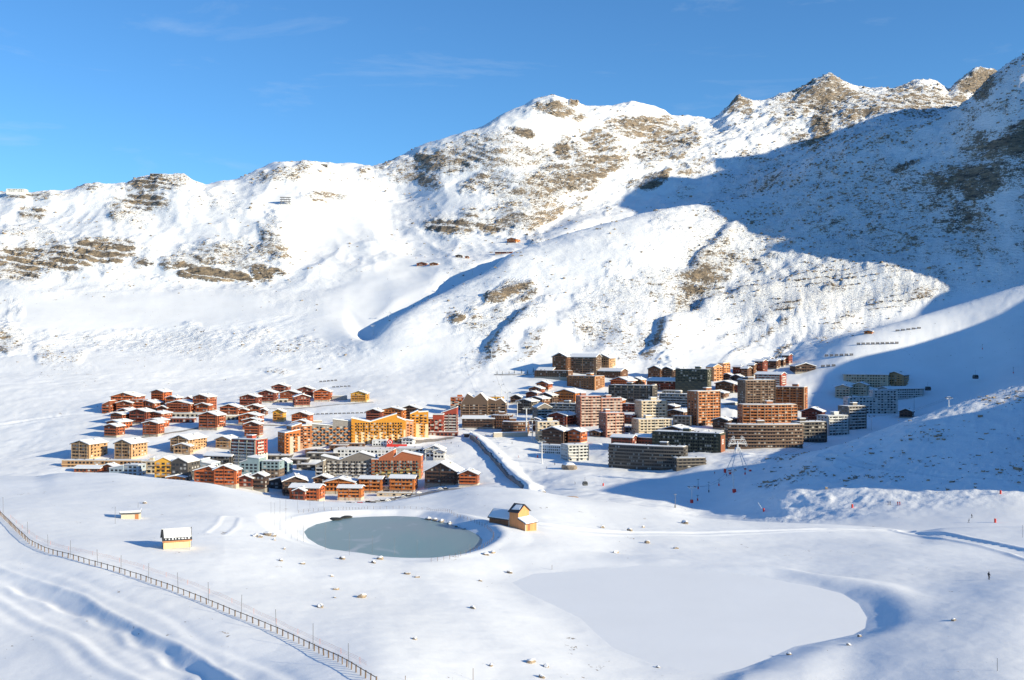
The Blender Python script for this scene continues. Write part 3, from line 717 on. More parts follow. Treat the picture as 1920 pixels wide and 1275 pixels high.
# ---- ploughed roads of the village: dirty packed snow laid over the ground
def road(pts, near, w, n=60):
    P = [ground(a, b, near) for a, b in pts]
    px_ = [p.x for p in P]; py_ = [p.y for p in P]
    s = np.concatenate([[0], np.cumsum(np.hypot(np.diff(px_), np.diff(py_)))]); q = np.linspace(0, s[-1], n)
    xs, ys = np.interp(q, s, px_), np.interp(q, s, py_)
    dx, dy = np.gradient(xs), np.gradient(ys); L = np.hypot(dx, dy); nx, ny = dy / L, -dx / L
    b = MB(); vs_ = []
    cols = 7
    for i in range(n):
        for j in range(cols):
            o_ = (j / (cols - 1) - .5) * w * (1 + .15 * math.sin(i * 1.3))
            x, y = xs[i] + nx[i] * o_, ys[i] + ny[i] * o_
            vs_.append((x, y, hz(x, y) + 0.16 - 0.3 * (j in (0, cols - 1))))
    fs = [(i * cols + j, i * cols + j + 1, (i + 1) * cols + j + 1, (i + 1) * cols + j) for i in range(n - 1) for j in range(cols - 1)]
    b.add(vs_, fs)
    tag(b.build('road', ROADM), kind='structure')
ROADM = paint((0.34, 0.325, 0.31), 0.9, 0.45, 0.25, name='packed_snow')
for pts, near, w in [([(850, 820), (780, 828), (700, 838), (620, 848), (560, 860), (510, 868), (440, 884)], 1000, 11), ([(1000, 772), (1060, 764), (1110, 745), (1210, 742), (1330, 748), (1400, 722)], 1250, 7),
        ([(1005, 803), (1090, 808), (1160, 824), (1250, 826), (1352, 814), (1392, 795)], 1030, 7), ([(230, 826), (330, 810), (420, 796), (530, 798), (600, 790)], 1110, 6), ([(640, 949), (700, 945), (750, 938), (800, 924), (862, 917)], 860, 12), ([(420, 766), (480, 768), (560, 766), (640, 758), (700, 754)], 1250, 5), ([(1145, 732), (1230, 722), (1290, 728)], 1320, 6)]:
    road(pts, near, w)
# ------------------------------------------------------------------ pond (half frozen) and frozen lake
def sheet(name, poly, z, mat):
    n = len(poly); cx = sum(p[0] for p in poly) / n; cy = sum(p[1] for p in poly) / n
    grow = [(cx + (p[0] - cx) * 1.03, cy + (p[1] - cy) * 1.03) for p in poly]
    v = [(p[0], p[1], z) for p in grow] + [(cx, cy, z)]
    f = [(i, (i + 1) % n, n) for i in range(n)]
    b = MB(); b.add(v, f)
    return tag(b.build(name, mat), kind='structure')
m, nt, b = principled('pond_ice'); L = nt.links
geo = N(nt, 'ShaderNodeNewGeometry')
mp_ = N(nt, 'ShaderNodeMapping'); mp_.inputs['Scale'].default_value = (0.5, 0.22, 1); L.new(geo.outputs['Position'], mp_.inputs[0])
n1 = N(nt, 'ShaderNodeTexNoise', Scale=0.05, Detail=6.0, Roughness=0.6, Distortion=0.6); L.new(mp_.outputs[0], n1.inputs['Vector'])
cr1 = N(nt, 'ShaderNodeValToRGB'); e = cr1.color_ramp.elements
e[0].position = 0.33; e[0].color = (0.14, 0.275, 0.28, 1); e[1].position = 0.66; e[1].color = (0.29, 0.325, 0.35, 1)
L.new(n1.outputs['Fac'], cr1.inputs['Fac'])
n2 = N(nt, 'ShaderNodeTexNoise', Scale=0.16, Detail=3.0, Roughness=0.5, Distortion=1.2); L.new(mp_.outputs[0], n2.inputs['Vector'])
rg = N(nt, 'ShaderNodeMapRange'); rg.inputs['From Min'].default_value = 0.60; rg.inputs['From Max'].default_value = 0.72; L.new(n2.outputs['Fac'], rg.inputs['Value'])
mx_ = N(nt, 'ShaderNodeMix', data_type='RGBA'); mx_.inputs['B'].default_value = (0.37, 0.41, 0.44, 1)
L.new(rg.outputs[0], mx_.inputs['Factor']); L.new(cr1.outputs[0], mx_.inputs['A']); L.new(mx_.outputs['Result'], b.inputs['Base Color'])
rr = N(nt, 'ShaderNodeMapRange'); rr.inputs['To Min'].default_value = 0.22; rr.inputs['To Max'].default_value = 0.5; L.new(n1.outputs['Fac'], rr.inputs['Value']); L.new(rr.outputs[0], b.inputs['Roughness'])
b.inputs['Specular IOR Level'].default_value = 0.35
n3 = N(nt, 'ShaderNodeTexNoise', Scale=1.3, Detail=3.0); L.new(geo.outputs['Position'], n3.inputs['Vector'])
bp = N(nt, 'ShaderNodeBump', Strength=0.25, Distance=0.03); L.new(n3.outputs['Fac'], bp.inputs['Height']); L.new(bp.outputs[0], b.inputs['Normal'])
sheet('pond_water', POND, POND_Z, m)
ls, nt, b = principled('lake_snow'); geo = N(nt, 'ShaderNodeNewGeometry')
n1 = N(nt, 'ShaderNodeTexNoise', Scale=0.05, Detail=5.0, Roughness=0.55); nt.links.new(geo.outputs['Position'], n1.inputs['Vector'])
rp = N(nt, 'ShaderNodeMapRange'); rp.inputs['To Min'].default_value = 0.95; rp.inputs['To Max'].default_value = 1.04; nt.links.new(n1.outputs['Fac'], rp.inputs['Value'])
h = N(nt, 'ShaderNodeHueSaturation'); h.inputs['Color'].default_value = (*SNOW_C, 1); nt.links.new(rp.outputs[0], h.inputs['Value']); nt.links.new(h.outputs[0], b.inputs['Base Color'])
n2 = N(nt, 'ShaderNodeTexNoise', Scale=0.35, Detail=5.0); nt.links.new(geo.outputs['Position'], n2.inputs['Vector'])
bp = N(nt, 'ShaderNodeBump', Strength=0.25, Distance=0.10); nt.links.new(n2.outputs['Fac'], bp.inputs['Height']); nt.links.new(bp.outputs[0], b.inputs['Normal'])
b.inputs['Roughness'].default_value = 0.75
sheet('frozen_lake', LAKE, LAKE_Z, ls)
# ------------------------------------------------------------------ buildings
SNOW = snow_mat('roof_snow')
GLASS, _nt, _b = principled('window_glass')
_b.inputs['Base Color'].default_value = (0.018, 0.022, 0.028, 1); _b.inputs['Roughness'].default_value = 0.12
_b.inputs['Specular IOR Level'].default_value = 0.5
CURT = paint((0.42, 0.40, 0.37), 0.8, name='curtain')
DARKWOOD = timber((0.055, 0.035, 0.028))
METAL = paint((0.42, 0.43, 0.45), 0.45, 0.1, metallic=0.6, name='metal')
DMETAL = paint((0.07, 0.075, 0.08), 0.5, 0.1, name='dark_metal')
STONE = paint((0.40, 0.355, 0.29), 0.9, 0.3, 1.2, name='stone')
CONCRETE = paint((0.36, 0.35, 0.33), 0.9, 0.2, 0.7, name='concrete')

def T(*c): return ('t', c)
def Pn(*c): return ('p', c)
def mt(s): return timber(s[1]) if s[0] == 't' else paint(s[1], 0.8)
# palette: wall, base, balcony front, fins between bays, (optional) upper wall
PAL = {
 'red':    (T(.25, .072, .032), Pn(.46, .40, .32), T(.40, .11, .045), T(.22, .06, .03)),
 'redor':  (T(.38, .10, .034), Pn(.48, .42, .34), T(.52, .13, .04), T(.32, .08, .03)),
 'orange': (T(.50, .155, .035), Pn(.50, .43, .34), T(.55, .19, .05), T(.34, .11, .04)),
 'brown':  (T(.155, .075, .042), Pn(.34, .30, .25), T(.21, .10, .055), T(.12, .06, .04)),
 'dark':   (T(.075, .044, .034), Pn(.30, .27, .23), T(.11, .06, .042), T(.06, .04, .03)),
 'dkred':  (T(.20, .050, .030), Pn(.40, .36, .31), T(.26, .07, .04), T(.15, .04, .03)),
 'yellow': (Pn(.70, .36, .045), Pn(.60, .46, .25), T(.45, .20, .05), T(.5, .26, .05)),
 'tan':    (Pn(.46, .27, .14), Pn(.50, .38, .26), T(.50, .30, .15), Pn(.48, .36, .25)),
 'cream':  (Pn(.58, .46, .32), Pn(.55, .49, .40), Pn(.60, .52, .40), Pn(.50, .44, .35)),
 'white':  (Pn(.70, .69, .66), Pn(.55, .53, .50), Pn(.62, .60, .56), Pn(.66, .64, .60)),
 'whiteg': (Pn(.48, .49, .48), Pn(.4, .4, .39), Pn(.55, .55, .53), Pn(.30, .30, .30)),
 'gray':   (Pn(.19, .165, .14), Pn(.40, .38, .35), Pn(.46, .44, .41), Pn(.17, .17, .17)),
 'taupe':  (Pn(.235, .205, .175), Pn(.62, .60, .56), Pn(.64, .61, .57), Pn(.20, .18, .16)),
 'bluegray': (Pn(.33, .39, .44), Pn(.36, .36, .35), Pn(.42, .46, .50), Pn(.28, .30, .33)),
 'teal':   (Pn(.22, .30, .32), Pn(.20, .14, .10), Pn(.34, .42, .43), Pn(.16, .2, .22)),
 'green':  (Pn(.055, .060, .042), Pn(.10, .10, .08), Pn(.12, .115, .08), Pn(.05, .05, .045)),
 'pink':   (Pn(.30, .13, .095), Pn(.40, .33, .28), Pn(.56, .40, .32), Pn(.40, .14, .085)),
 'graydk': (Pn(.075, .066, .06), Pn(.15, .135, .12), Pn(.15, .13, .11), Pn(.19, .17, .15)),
 'graybr': (Pn(.13, .085, .06), Pn(.22, .19, .16), Pn(.20, .125, .085), Pn(.36, .24, .16)),
 'ortower': (Pn(.30, .115, .05), Pn(.34, .2, .12), Pn(.46, .17, .06), Pn(.52, .40, .29)),
 'oryel':  (Pn(.62, .27, .025), Pn(.75, .58, .34), Pn(.62, .27, .05), Pn(.75, .6, .4)),
 'orgray': (Pn(.27, .25, .23), Pn(.56, .2, .05), Pn(.58, .20, .045), Pn(.30, .28, .26)),
 'rust':   (Pn(.42, .13, .055), Pn(.66, .46, .16), Pn(.20, .235, .20), Pn(.42, .15, .06)),
 'redwh':  (Pn(.34, .06, .035), Pn(.60, .57, .52), Pn(.5, .48, .45), Pn(.2, .22, .2)),
 'peach':  (Pn(.66, .30, .13), Pn(.5, .3, .18), Pn(.62, .27, .11), Pn(.5, .24, .12)),
}
_meshcache = {}
FH = 2.8

def windows(part_parent, wall, z0, nf, fh, nb, a=0.06, b=0.94, wfrac=0.5, hfrac=0.5, proud=0.07, gable=None, name='window', skip=0.06, rs=None):
    """the windows of one facade, too small to pick apart singly: glass and here and there a drawn curtain"""
    rs = rs or random
    mb = MB()
    p, q = wall
    for f in range(nf):
        for k in range(nb):
            if rs.random() < skip: continue
            c = a + (b - a) * (k + 0.5) / nb
            hw = (b - a) / nb * wfrac / 2
            zb = z0 + f * fh + fh * 0.24
            if gable is not None and zb + fh * hfrac > gable(c): continue
            mb.seg(p, q, c - hw, c + hw, -0.05, proud, zb, zb + fh * hfrac, 1 if rs.random() < 0.22 else 0)
    if not mb.v: return None
    return tag(mb.build(name, [GLASS, CURT], part_parent), kind='stuff')

def balconies(root, pts, z0, nf, fh, mat, out=1.25, a=0.04, b=0.96, hrail=1.0, start=1, cells=0, finmat=None, top=None):
    """one balcony per floor along a wall line; cells>0 breaks each into boxes that alternate from floor to floor"""
    for f in range(start, nf):
        z = z0 + f * fh
        mb = MB()
        for i, (p, q) in enumerate(zip(pts, pts[1:])):
            if cells:
                for k in range(cells):
                    if (k + f) % 2: continue
                    c0, c1 = (k + 0.06) / cells, (k + 0.94) / cells
                    mb.seg(p, q, c0, c1, 0.0, out, z - 0.15, z + 0.02)
                    mb.seg(p, q, c0, c1, out - 0.14, out + 0.02, z + 0.02, z + hrail)
            else:
                aa = a if i == 0 else 0.0; bb = b if i == len(pts) - 2 else 1.0
                mb.seg(p, q, aa, bb, 0.0, out, z - 0.18, z + 0.02)
                mb.seg(p, q, aa, bb, out - 0.14, out + 0.02, z + 0.02, z + hrail)
        o = mb.build('balcony', mat, root)
        if cells: tag(o, kind='stuff')

def fins(root, pts, z0, z1, nb, mat, out=1.45, th=0.28):
    mb = MB()
    for p, q in zip(pts, pts[1:]):
        L = math.hypot(q[0] - p[0], q[1] - p[1])
        for k in range(nb + 1):
            c = k / nb; w = th / L / 2
            mb.seg(p, q, max(0, c - w), min(1, c + w), 0, out, z0, z1)
    tag(mb.build('dividing_wall', mat, root), kind='stuff')

def chimneys(root, spots):
    for (x, y, z, s) in spots:
        mb = MB(); mb.box(x - s, x + s, y - s, y + s, z - 2.0, z + 1.6)
        c = mb.build('chimney', STONE, root)
        m2 = MB(); m2.box(x - s * 1.25, x + s * 1.25, y - s * 1.25, y + s * 1.25, z + 1.6, z + 2.1)
        m2.build('snow_cap', SNOW, c)

def chalet(name, loc, yaw, w, d, h, rise, pal, ridge='y', steps=0, base=True, rs=None, asym=0.0):
    rs = rs or random
    W_, B_, BAL, FIN = PAL[pal][:4]
    root = empty(name, loc, yaw)
    hb = min(h * 0.22, 3.0) if base else 0.0
    x0, x1, y0, y1 = -w / 2, w / 2, -d / 2, d / 2
    if base:
        mb = MB(); mb.box(x0 - .12, x1 + .12, y0 - .12, y1 + .12, -5, hb); mb.build('base', mt(B_), root)
    mb = MB()
    zl = hb if base else -5
    nf = max(1, int(round((h - hb) / FH))); fh = (h - hb) / nf
    xm = asym * w
    def gab(c):                       # height of the gable line at fraction c across the front
        x = x0 + c * w
        return h + rise * (1 - abs(x - xm) / ((x1 - xm) if x > xm else (xm - x0)))
    ov, oe, th = 1.5, 1.0, 0.32
    if ridge == 'y':
        front = [(x0, zl), (x1, zl), (x1, h), (xm, h + rise), (x0, h)]
        vs_ = [(x, y0, z) for x, z in front] + [(x, y1, z) for x, z in front]
        mb.add(vs_, [(0, 1, 2, 3, 4), (9, 8, 7, 6, 5)] + [(i, i + 5, (i + 1) % 5 + 5, (i + 1) % 5) for i in range(5)])
        roofs = [((x0, h), (xm, h + rise)), ((xm, h + rise), (x1, h))]
        ra, rb = y0 - ov, y1 + 0.8
    else:
        side = [(y0, zl), (y1, zl), (y1, h), (0, h + rise), (y0, h)]
        vs_ = [(x0, y, z) for y, z in side] + [(x1, y, z) for y, z in side]
        mb.add(vs_, [(4, 3, 2, 1, 0), (5, 6, 7, 8, 9)] + [(i, (i + 1) % 5, (i + 1) % 5 + 5, i + 5) for i in range(5)])
        roofs = [((y0, h), (0, h + rise)), ((0, h + rise), (y1, h))]
        ra, rb = x0 - 1.0, x1 + 1.0
    mb.build('wall', mt(W_), root)
    rm, sm_ = MB(), MB()
    for k, (A, B) in enumerate(roofs):
        dx, dz = B[0] - A[0], B[1] - A[1]; L = math.hypot(dx, dz); ux, uz = dx / L, dz / L
        if k == 0: A = (A[0] - ux * oe, A[1] - uz * oe)
        else: B = (B[0] + ux * oe, B[1] + uz * oe)
        nx, nz = -uz, ux
        def slab(mb_, t0, t1, e, r0, r1):
            a = (A[0] + ux * (e if k == 0 else 0), A[1] + uz * (e if k == 0 else 0)); b = (B[0] - ux * (e if k else 0), B[1] - uz * (e if k else 0))
            pr = [(a[0] + nx * t0, a[1] + nz * t0), (b[0] + nx * t0, b[1] + nz * t0), (b[0] + nx * t1, b[1] + nz * t1), (a[0] + nx * t1, a[1] + nz * t1)]
            if ridge == 'y':
                vs2 = [(x, r0, z) for x, z in pr] + [(x, r1, z) for x, z in pr]
                fs = [(0, 1, 2, 3), (7, 6, 5, 4)] + [(i, i + 4, (i + 1) % 4 + 4, (i + 1) % 4) for i in range(4)]
            else:
                vs2 = [(r0, y, z) for y, z in pr] + [(r1, y, z) for y, z in pr]
                fs = [(3, 2, 1, 0), (4, 5, 6, 7)] + [(i, (i + 1) % 4, (i + 1) % 4 + 4, i + 4) for i in range(4)]
            mb_.add(vs2, fs)
        slab(rm, 0.03, th, 0.0, ra, rb)
        slab(sm_, th + 0.01, th + 0.62 + 0.2 * rs.random(), 0.25, ra + 0.25, rb - 0.25)
    rf = rm.build('roof', DARKWOOD, root)
    sm_.build('snow_cover', SNOW, rf)
    fr = ((x0, y0), (x1, y0)); rt = ((x1, y0), (x1, y1)); lf = ((x0, y1), (x0, y0))
    nb = max(2, int(w / 3.3))
    nfg = nf + (1 if ridge == 'y' and rise > 4 else 0)
    windows(root, fr, hb, nfg, fh, nb, wfrac=0.58, hfrac=0.6, gable=(lambda c: gab(c) - 0.5) if ridge == 'y' else None, rs=rs)
    nbs = max(2, int(d / 4.0))
    windows(root, rt, hb, nf, fh, nbs, rs=rs)
    windows(root, lf, hb, nf, fh, nbs, rs=rs, skip=0.3)
    balconies(root, fr, hb, nf + (1 if (ridge == 'y' and rise > 3) else 0), fh, mt(BAL), a=0.05, b=0.95, start=0 if base and hb > 2 else 1)
    if d > 12: balconies(root, rt, hb, nf, fh, mt(BAL), a=0.1, b=0.7, out=1.0)
    if w > 16:
        for sx in (-0.45, 0.0, 0.45):
            mb = MB()
            x = sx * w * 0.98
            mb.box(x - 0.18, x + 0.18, y0 - 1.45, y0 - 1.27, 0.0, h + (rise * 0.1 if sx else rise * .8) if ridge == 'y' else h)
            mb.build('post', mt(FIN), root)
    if ridge == 'y': chimneys(root, [(xm + w * 0.18, d * 0.1, h + rise * 0.75, 0.55)])
    else: chimneys(root, [(w * 0.2, d * 0.12, h + rise * 0.8, 0.55)])
    return root

def block(name, loc, yaw, w, d, h, pal, style='row', profile=None, arc=0.0, nb=None, pent=True, rs=None, split=None, side=True, hfl=FH, bottom=None):
    """apartment block: flat or sloping top (profile = heights along the front), straight or bowed front"""
    rs = rs or random
    W_, B_, BAL, FIN = PAL[pal][:4]
    root = empty(name, loc, yaw)
    x0, x1, y0, y1 = -w / 2, w / 2, -d / 2, d / 2
    nseg = 8 if arc else 1
    frp = [(x0 + w * i / nseg, y0 - arc * w * (1 - (2 * i / nseg - 1) ** 2)) for i in range(nseg + 1)]
    foot = frp + [(x1, y1), (x0, y1)]
    if arc: foot = frp + [(x0 + w * i / nseg, y1 - arc * w * (1 - (2 * i / nseg - 1) ** 2)) for i in range(nseg, -1, -1)]
    hs = split or 0.0
    if profile is None:
        mb = MB()
        if hs: mb.prism(foot, h * hs, h)
        else: mb.prism(foot, -6, h)
        mb.build('wall', mt(W_), root)
        if hs:
            grow = [(p[0] * 1.004, p[1] * 1.01) for p in foot]
            mb = MB(); mb.prism(grow, -6, h * hs); mb.build('lower_wall', mt(B_), root)
        # parapet, snow, plant room
        mb = MB()
        n = len(foot)
        for i in range(n):
            mb.seg(foot[i], foot[(i + 1) % n], 0, 1, -0.3, 0.12, h, h + 0.55)
        rf = mb.build('roof_edge', mt(FIN), root)
        cx = sum(p[0] for p in foot) / n; cy = sum(p[1] for p in foot) / n
        ins = [(cx + (p[0] - cx) * 0.965, cy + (p[1] - cy) * 0.95) for p in foot]
        mb = MB(); mb.prism(ins, h + 0.01, h + 0.75); mb.build('snow_cover', SNOW, rf)
        if pent and w > 12:
            mb = MB(); px_ = w * (rs.random() * 0.5 - 0.25); mb.box(px_ - min(3.0, w * .12), px_ + min(3.0, w * .12), d * -.05, d * .28, h + 0.5, h + 3.2)
            pr = mb.build('lift_housing', mt(W_), root)
            m2 = MB(); m2.box(px_ - min(3.0, w * .12) - .2, px_ + min(3.0, w * .12) + .2, d * -.05 - .2, d * .28 + .2, h + 3.2, h + 3.7); m2.build('snow_cap', SNOW, pr)
        for _ in range(max(1, int(w / 11))):
            vx = w * (rs.random() - .5) * .85; vy = d * (rs.random() - .5) * .6; s_ = 0.3 + rs.random() * .3
            mb = MB(); mb.box(vx - s_, vx + s_, vy - s_, vy + s_, h + 0.3, h + 1.2 + rs.random() * .6); mb.build('vent', DMETAL, root)
        hmin = h
    else:
        pts = [(x0 + f * w, z) for f, z in profile]
        hmin = min(z for f, z in profile)
        mb = MB()
        n = len(pts)
        fr = [(x0, -6), (x1, -6)] + pts[::-1]
        k = len(fr)
        vs_ = [(x, y0, z) for x, z in fr] + [(x, y1, z) for x, z in fr]
        mb.add(vs_, [tuple(range(k)), tuple(range(2 * k - 1, k - 1, -1))] + [(i, i + k, (i + 1) % k + k, (i + 1) % k) for i in range(k)])
        mb.build('wall', mt(W_), root)
        rm, sm2 = MB(), MB()
        for (xa, za), (xb, zb) in zip(pts, pts[1:]):
            if abs(xb - xa) < 0.1: continue
            for (m_, t0, t1, e) in ((rm, 0.02, 0.4, 0.35), (sm2, 0.41, 1.0, 0.1)):
                vs2 = [(xa, y0 - e, za + t0), (xb, y0 - e, zb + t0), (xb, y0 - e, zb + t1), (xa, y0 - e, za + t1)]
                vs2 = vs2 + [(x, y1 + e, z) for x, y, z in vs2]
                m_.add(vs2, [(0, 1, 2, 3), (7, 6, 5, 4)] + [(i, i + 4, (i + 1) % 4 + 4, (i + 1) % 4) for i in range(4)])
        rf = rm.build('roof', mt(FIN), root); sm2.build('snow_cover', SNOW, rf)
    nf = max(1, int(round(hmin / hfl))); fh = hmin / nf
    nbay = nb or max(2, int(w / nseg / 3.7))
    for p, q in zip(frp, frp[1:]):
        windows(root, (p, q), 0, nf, fh, nbay, wfrac=0.62, hfrac=0.58, skip=0.03, rs=rs)
    if style == 'row':
        balconies(root, frp, 0, nf, fh, mt(BAL), cells=0)
        fins(root, frp, 0.0, hmin - 0.3, max(1, nbay // 2) if not arc else 1, mt(FIN))
    elif style == 'grid':
        balconies(root, frp, 0, nf, fh, mt(BAL), cells=nbay if not arc else max(2, nbay))
    elif style == 'all':
        balconies(root, frp, 0, nf, fh, mt(BAL), a=0.0, b=1.0, out=1.4)
    elif style == 'cols':                         # stacks of balconies with plain wall between, pale fronts lower down
        lowm = mt(B_)
        ncol = max(2, nbay // 2)
        for f in range(1, nf):
            mb = MB()
            for k in range(ncol):
                c0, c1 = (k + 0.18) / ncol, (k + 0.62) / ncol
                for (p, q) in zip(frp, frp[1:]):
                    mb.seg(p, q, c0, c1, 0, 1.2, f * fh - .15, f * fh + .02); mb.seg(p, q, c0, c1, 1.06, 1.22, f * fh + .02, f * fh + 1.0)
            tag(mb.build('balcony', mt(BAL), root), kind='stuff')
        if bottom:
            mb = MB()
            for k in range(ncol):
                top_ = hmin * (bottom * (0.7 + 0.6 * rs.random()))
                mb.seg(frp[0], frp[1], (k + 0.64) / ncol, (k + 1.14) / ncol if k < ncol - 1 else (k + .98) / ncol, 0.0, 0.12, -3, top_)
            tag(mb.build('pale_wall_panel', lowm, root), kind='stuff')
    rt = ((x1, y0), (x1, y1)); lf = ((x0, y1), (x0, y0))
    if side:
        nbs = max(1, int(d / 4.5))
        for wl2 in (rt, lf):
            windows(root, wl2, 0, nf, fh, nbs, rs=rs, wfrac=0.42)
        if style in ('row', 'grid', 'all'): balconies(root, rt, 0, nf, fh, mt(BAL), a=0.12, b=0.6, out=1.0)
    return root
# ------------------------------------------------------------------ the village
import types
def site(cx, base, W, dep, yaw, near):
    g = ground(cx, base, near)
    k = g.y / F
    W *= 1.17 if cx > 985 else 1.12
    Wm = W * k; dm = dep * Wm; yr = R(yaw)
    w = max(0.55 * Wm, (Wm - dm * abs(math.sin(yr))) / math.cos(yr))
    yc = g.y + dm / 2 * math.cos(yr) + w / 2 * abs(math.sin(yr))
    return g, k, w, dm, Vector(((cx - HX) / F * yc, yc, g.z))
PAL['hotel'] = (Pn(.36, .17, .075), Pn(.4, .3, .2), Pn(.26, .12, .06), Pn(.30, .15, .075))
GRP = None
def CH(cx, base, W, h, rise, yaw, pal, label, dep=0.85, ridge='y', near=1100, asym=0.0, base_=True, name='chalet'):
    if cx > 985 and -20 < yaw <= 0: yaw -= 21
    g, k, w, dm, loc = site(cx, base, W, dep * (0.82 if ridge == 'y' else 1.0), yaw, near)
    rs_ = random.Random(int(cx * 31 + base))
    h *= 1.3; rise *= 0.8; 
    r = chalet(name, loc, R(yaw), w, dm, h * k, rise * k, pal, ridge, rs=rs_, asym=asym, base=base_)
    return tag(r, label, 'chalet', GRP)
def BL(cx, base, W, h, yaw, pal, label, dep=0.45, style='row', near=1100, prof=None, arc=0.0, nb=None, split=None, pent=True, side=True, name='apartment_block', cat='apartment block', bottom=None):
    if cx > 985 and -20 < yaw <= 0: yaw -= 21
    g, k, w, dm, loc = site(cx, base, W, dep, yaw, near)
    rs_ = random.Random(int(cx * 17 + base))
    h *= 1.17 if cx > 985 else 1.1
    p = [(f, z * k * 1.08) for f, z in prof] if prof else None
    r = block(name, loc, R(yaw), w, dm, h * k, pal, style, p, arc, nb, pent, rs_, split, side, bottom=bottom)
    return tag(r, label, cat, GRP)

GRP = 'red timber chalets on the upper left slope'
BL(206, 774, 17, 17, -8, 'red', 'narrow red wing at the far left end of the upper chalet row', dep=1.6, style='all', prof=[(0, 14), (1, 20)])
CH(240, 770, 46, 20, 9, -4, 'redor', 'widest red timber chalet with a broad gable, top left of the village', dep=1.0)
CH(237, 773, 28, 13, 5, -4, 'red', 'small red gable standing in front of the widest red chalet')
BL(262, 771, 22, 19, -4, 'red', 'flat fronted red wing with balconies beside the widest red chalet', dep=0.9, style='all')
CH(303, 764, 30, 22, 5, -18, 'redor', 'tallest orange red chalet rising behind the upper row of roofs', dep=1.0)
CH(283, 772, 36, 12, 6, -18, 'red', 'chalet with a bright snowy roof below the tallest orange red chalet')
CH(308, 776, 20, 8, 5, -12, 'red', 'little red pavilion chalet with pale corner posts in the upper row')
CH(327, 770, 24, 18, 4, -15, 'redor', 'orange red chalet wedged between the pavilion and the broad terrace chalet', dep=1.0)
CH(343, 776, 48, 14, 7, -10, 'red', 'broad red chalet above the arched stone terrace', asym=-0.05)
BL(354, 768, 24, 18, -10, 'dkred', 'dark linking wing behind the broad terrace chalet', dep=0.6, style='all', prof=[(0, 16), (0.6, 22), (1, 17)])
CH(384, 775, 34, 23, 6, -14, 'red', 'tall red chalet at the right end of the upper row', dep=1.1)
CH(382, 776, 26, 12, 5, -12, 'redor', 'low orange red gable at the foot of the tall right end chalet', dep=0.5)
CH(240, 784, 28, 10, 5, -20, 'redor', 'topmost of the four chalets stepping down at the far left', dep=1.0)
CH(229, 796, 32, 14, 4, -20, 'red', 'second chalet from the top of the four stepping down at far left', dep=1.1)
CH(224, 808, 36, 12, 4, -20, 'redor', 'third chalet from the top of the four stepping down at far left', dep=1.1)
CH(215, 821, 30, 16, 5, -18, 'red', 'lowest chalet of the four stepping down, its orange side wall in full sun', dep=0.9)
CH(266, 796, 36, 18, 6, -12, 'dkred', 'shaded dark red chalet between the two stepped chalet stacks', dep=0.9)
CH(299, 793, 38, 13, 4, -20, 'red', 'top chalet of the right hand stepped stack', dep=0.9)
CH(296, 805, 34, 12, 4, -20, 'redor', 'middle chalet of the right hand stepped stack', dep=0.9)
CH(288, 819, 32, 19, 5, -12, 'red', 'bottom chalet of the right hand stepped stack with four floors of balconies', dep=0.8)
BL(342, 793, 44, 7, -3, 'dkred', 'long low gallery with a snowy flat roof under the arched terrace', dep=0.3, style='all', name='gallery', cat='gallery', pent=False)
CH(398, 807, 40, 21, 8, -14, 'red', 'stand alone red chalet with a smaller lower gable on open snow', dep=0.9)
CH(404, 804, 22, 10, 4, -14, 'redor', 'smaller lower gable built against the stand alone red chalet', dep=0.4)
GRP = 'chalets on the upper middle slope'
CH(434, 780, 34, 12, 7, -8, 'red', 'red chalet above the pale arched garage terrace')
CH(470, 763, 33, 14, 6, -8, 'dkred', 'brown red chalet on a pale stone base with a wide low gable')
CH(503, 755, 30, 14, 6, -6, 'dkred', 'brown red chalet on a stone base, just below the topmost chalet')
CH(527, 738, 29, 10, 6, -6, 'dkred', 'topmost brown red chalet on the middle slope')
CH(545, 753, 32, 12, 6, -4, 'red', 'chalet with a steep snowy gable right of the two stone based chalets')
CH(574, 747, 27, 13, 6, -4, 'dkred', 'dark brown chalet between the topmost chalet and the bright red one')
CH(565, 763, 32, 14, 6, 18, 'dkred', 'chalet with a shaded snowy roof slope turned toward the left')
CH(606, 753, 28, 14, 7, -4, 'redor', 'bright red chalet on a snowy ledge beside the oval retaining wall')
CH(675, 754, 29, 12, 6, -6, 'yellow', 'yellow and orange chalet standing alone at the right of the slope', dep=0.8)
CH(478, 779, 26, 12, 5, -8, 'red', 'small red chalet above the three stacked gables')
CH(458, 780, 18, 8, 4, -6, 'redor', 'tiny orange red chalet left of the small red chalet')
CH(495, 779, 12, 7, 4, -6, 'red', 'tiniest red chalet right of the small red chalet')
CH(471, 796, 38, 12, 6, -8, 'redor', 'rear gable of the three stacked gables with a snowy ridge')
CH(474, 807, 32, 14, 5, -8, 'red', 'middle gable of the three stacked gables', dep=0.6)
CH(476, 822, 28, 20, 6, -8, 'red', 'front gable of the three stacked gables on white ground floor arches')
CH(524, 791, 20, 14, 6, -6, 'yellow', 'small yellow house with brown balconies on open snow')
CH(567, 798, 33, 15, 7, -8, 'redor', 'orange chalet with a pointed gable above the orange end of the long row')
CH(566, 806, 30, 10, 6, -8, 'orange', 'lower orange gable in front of the pointed gable chalet', dep=0.6)

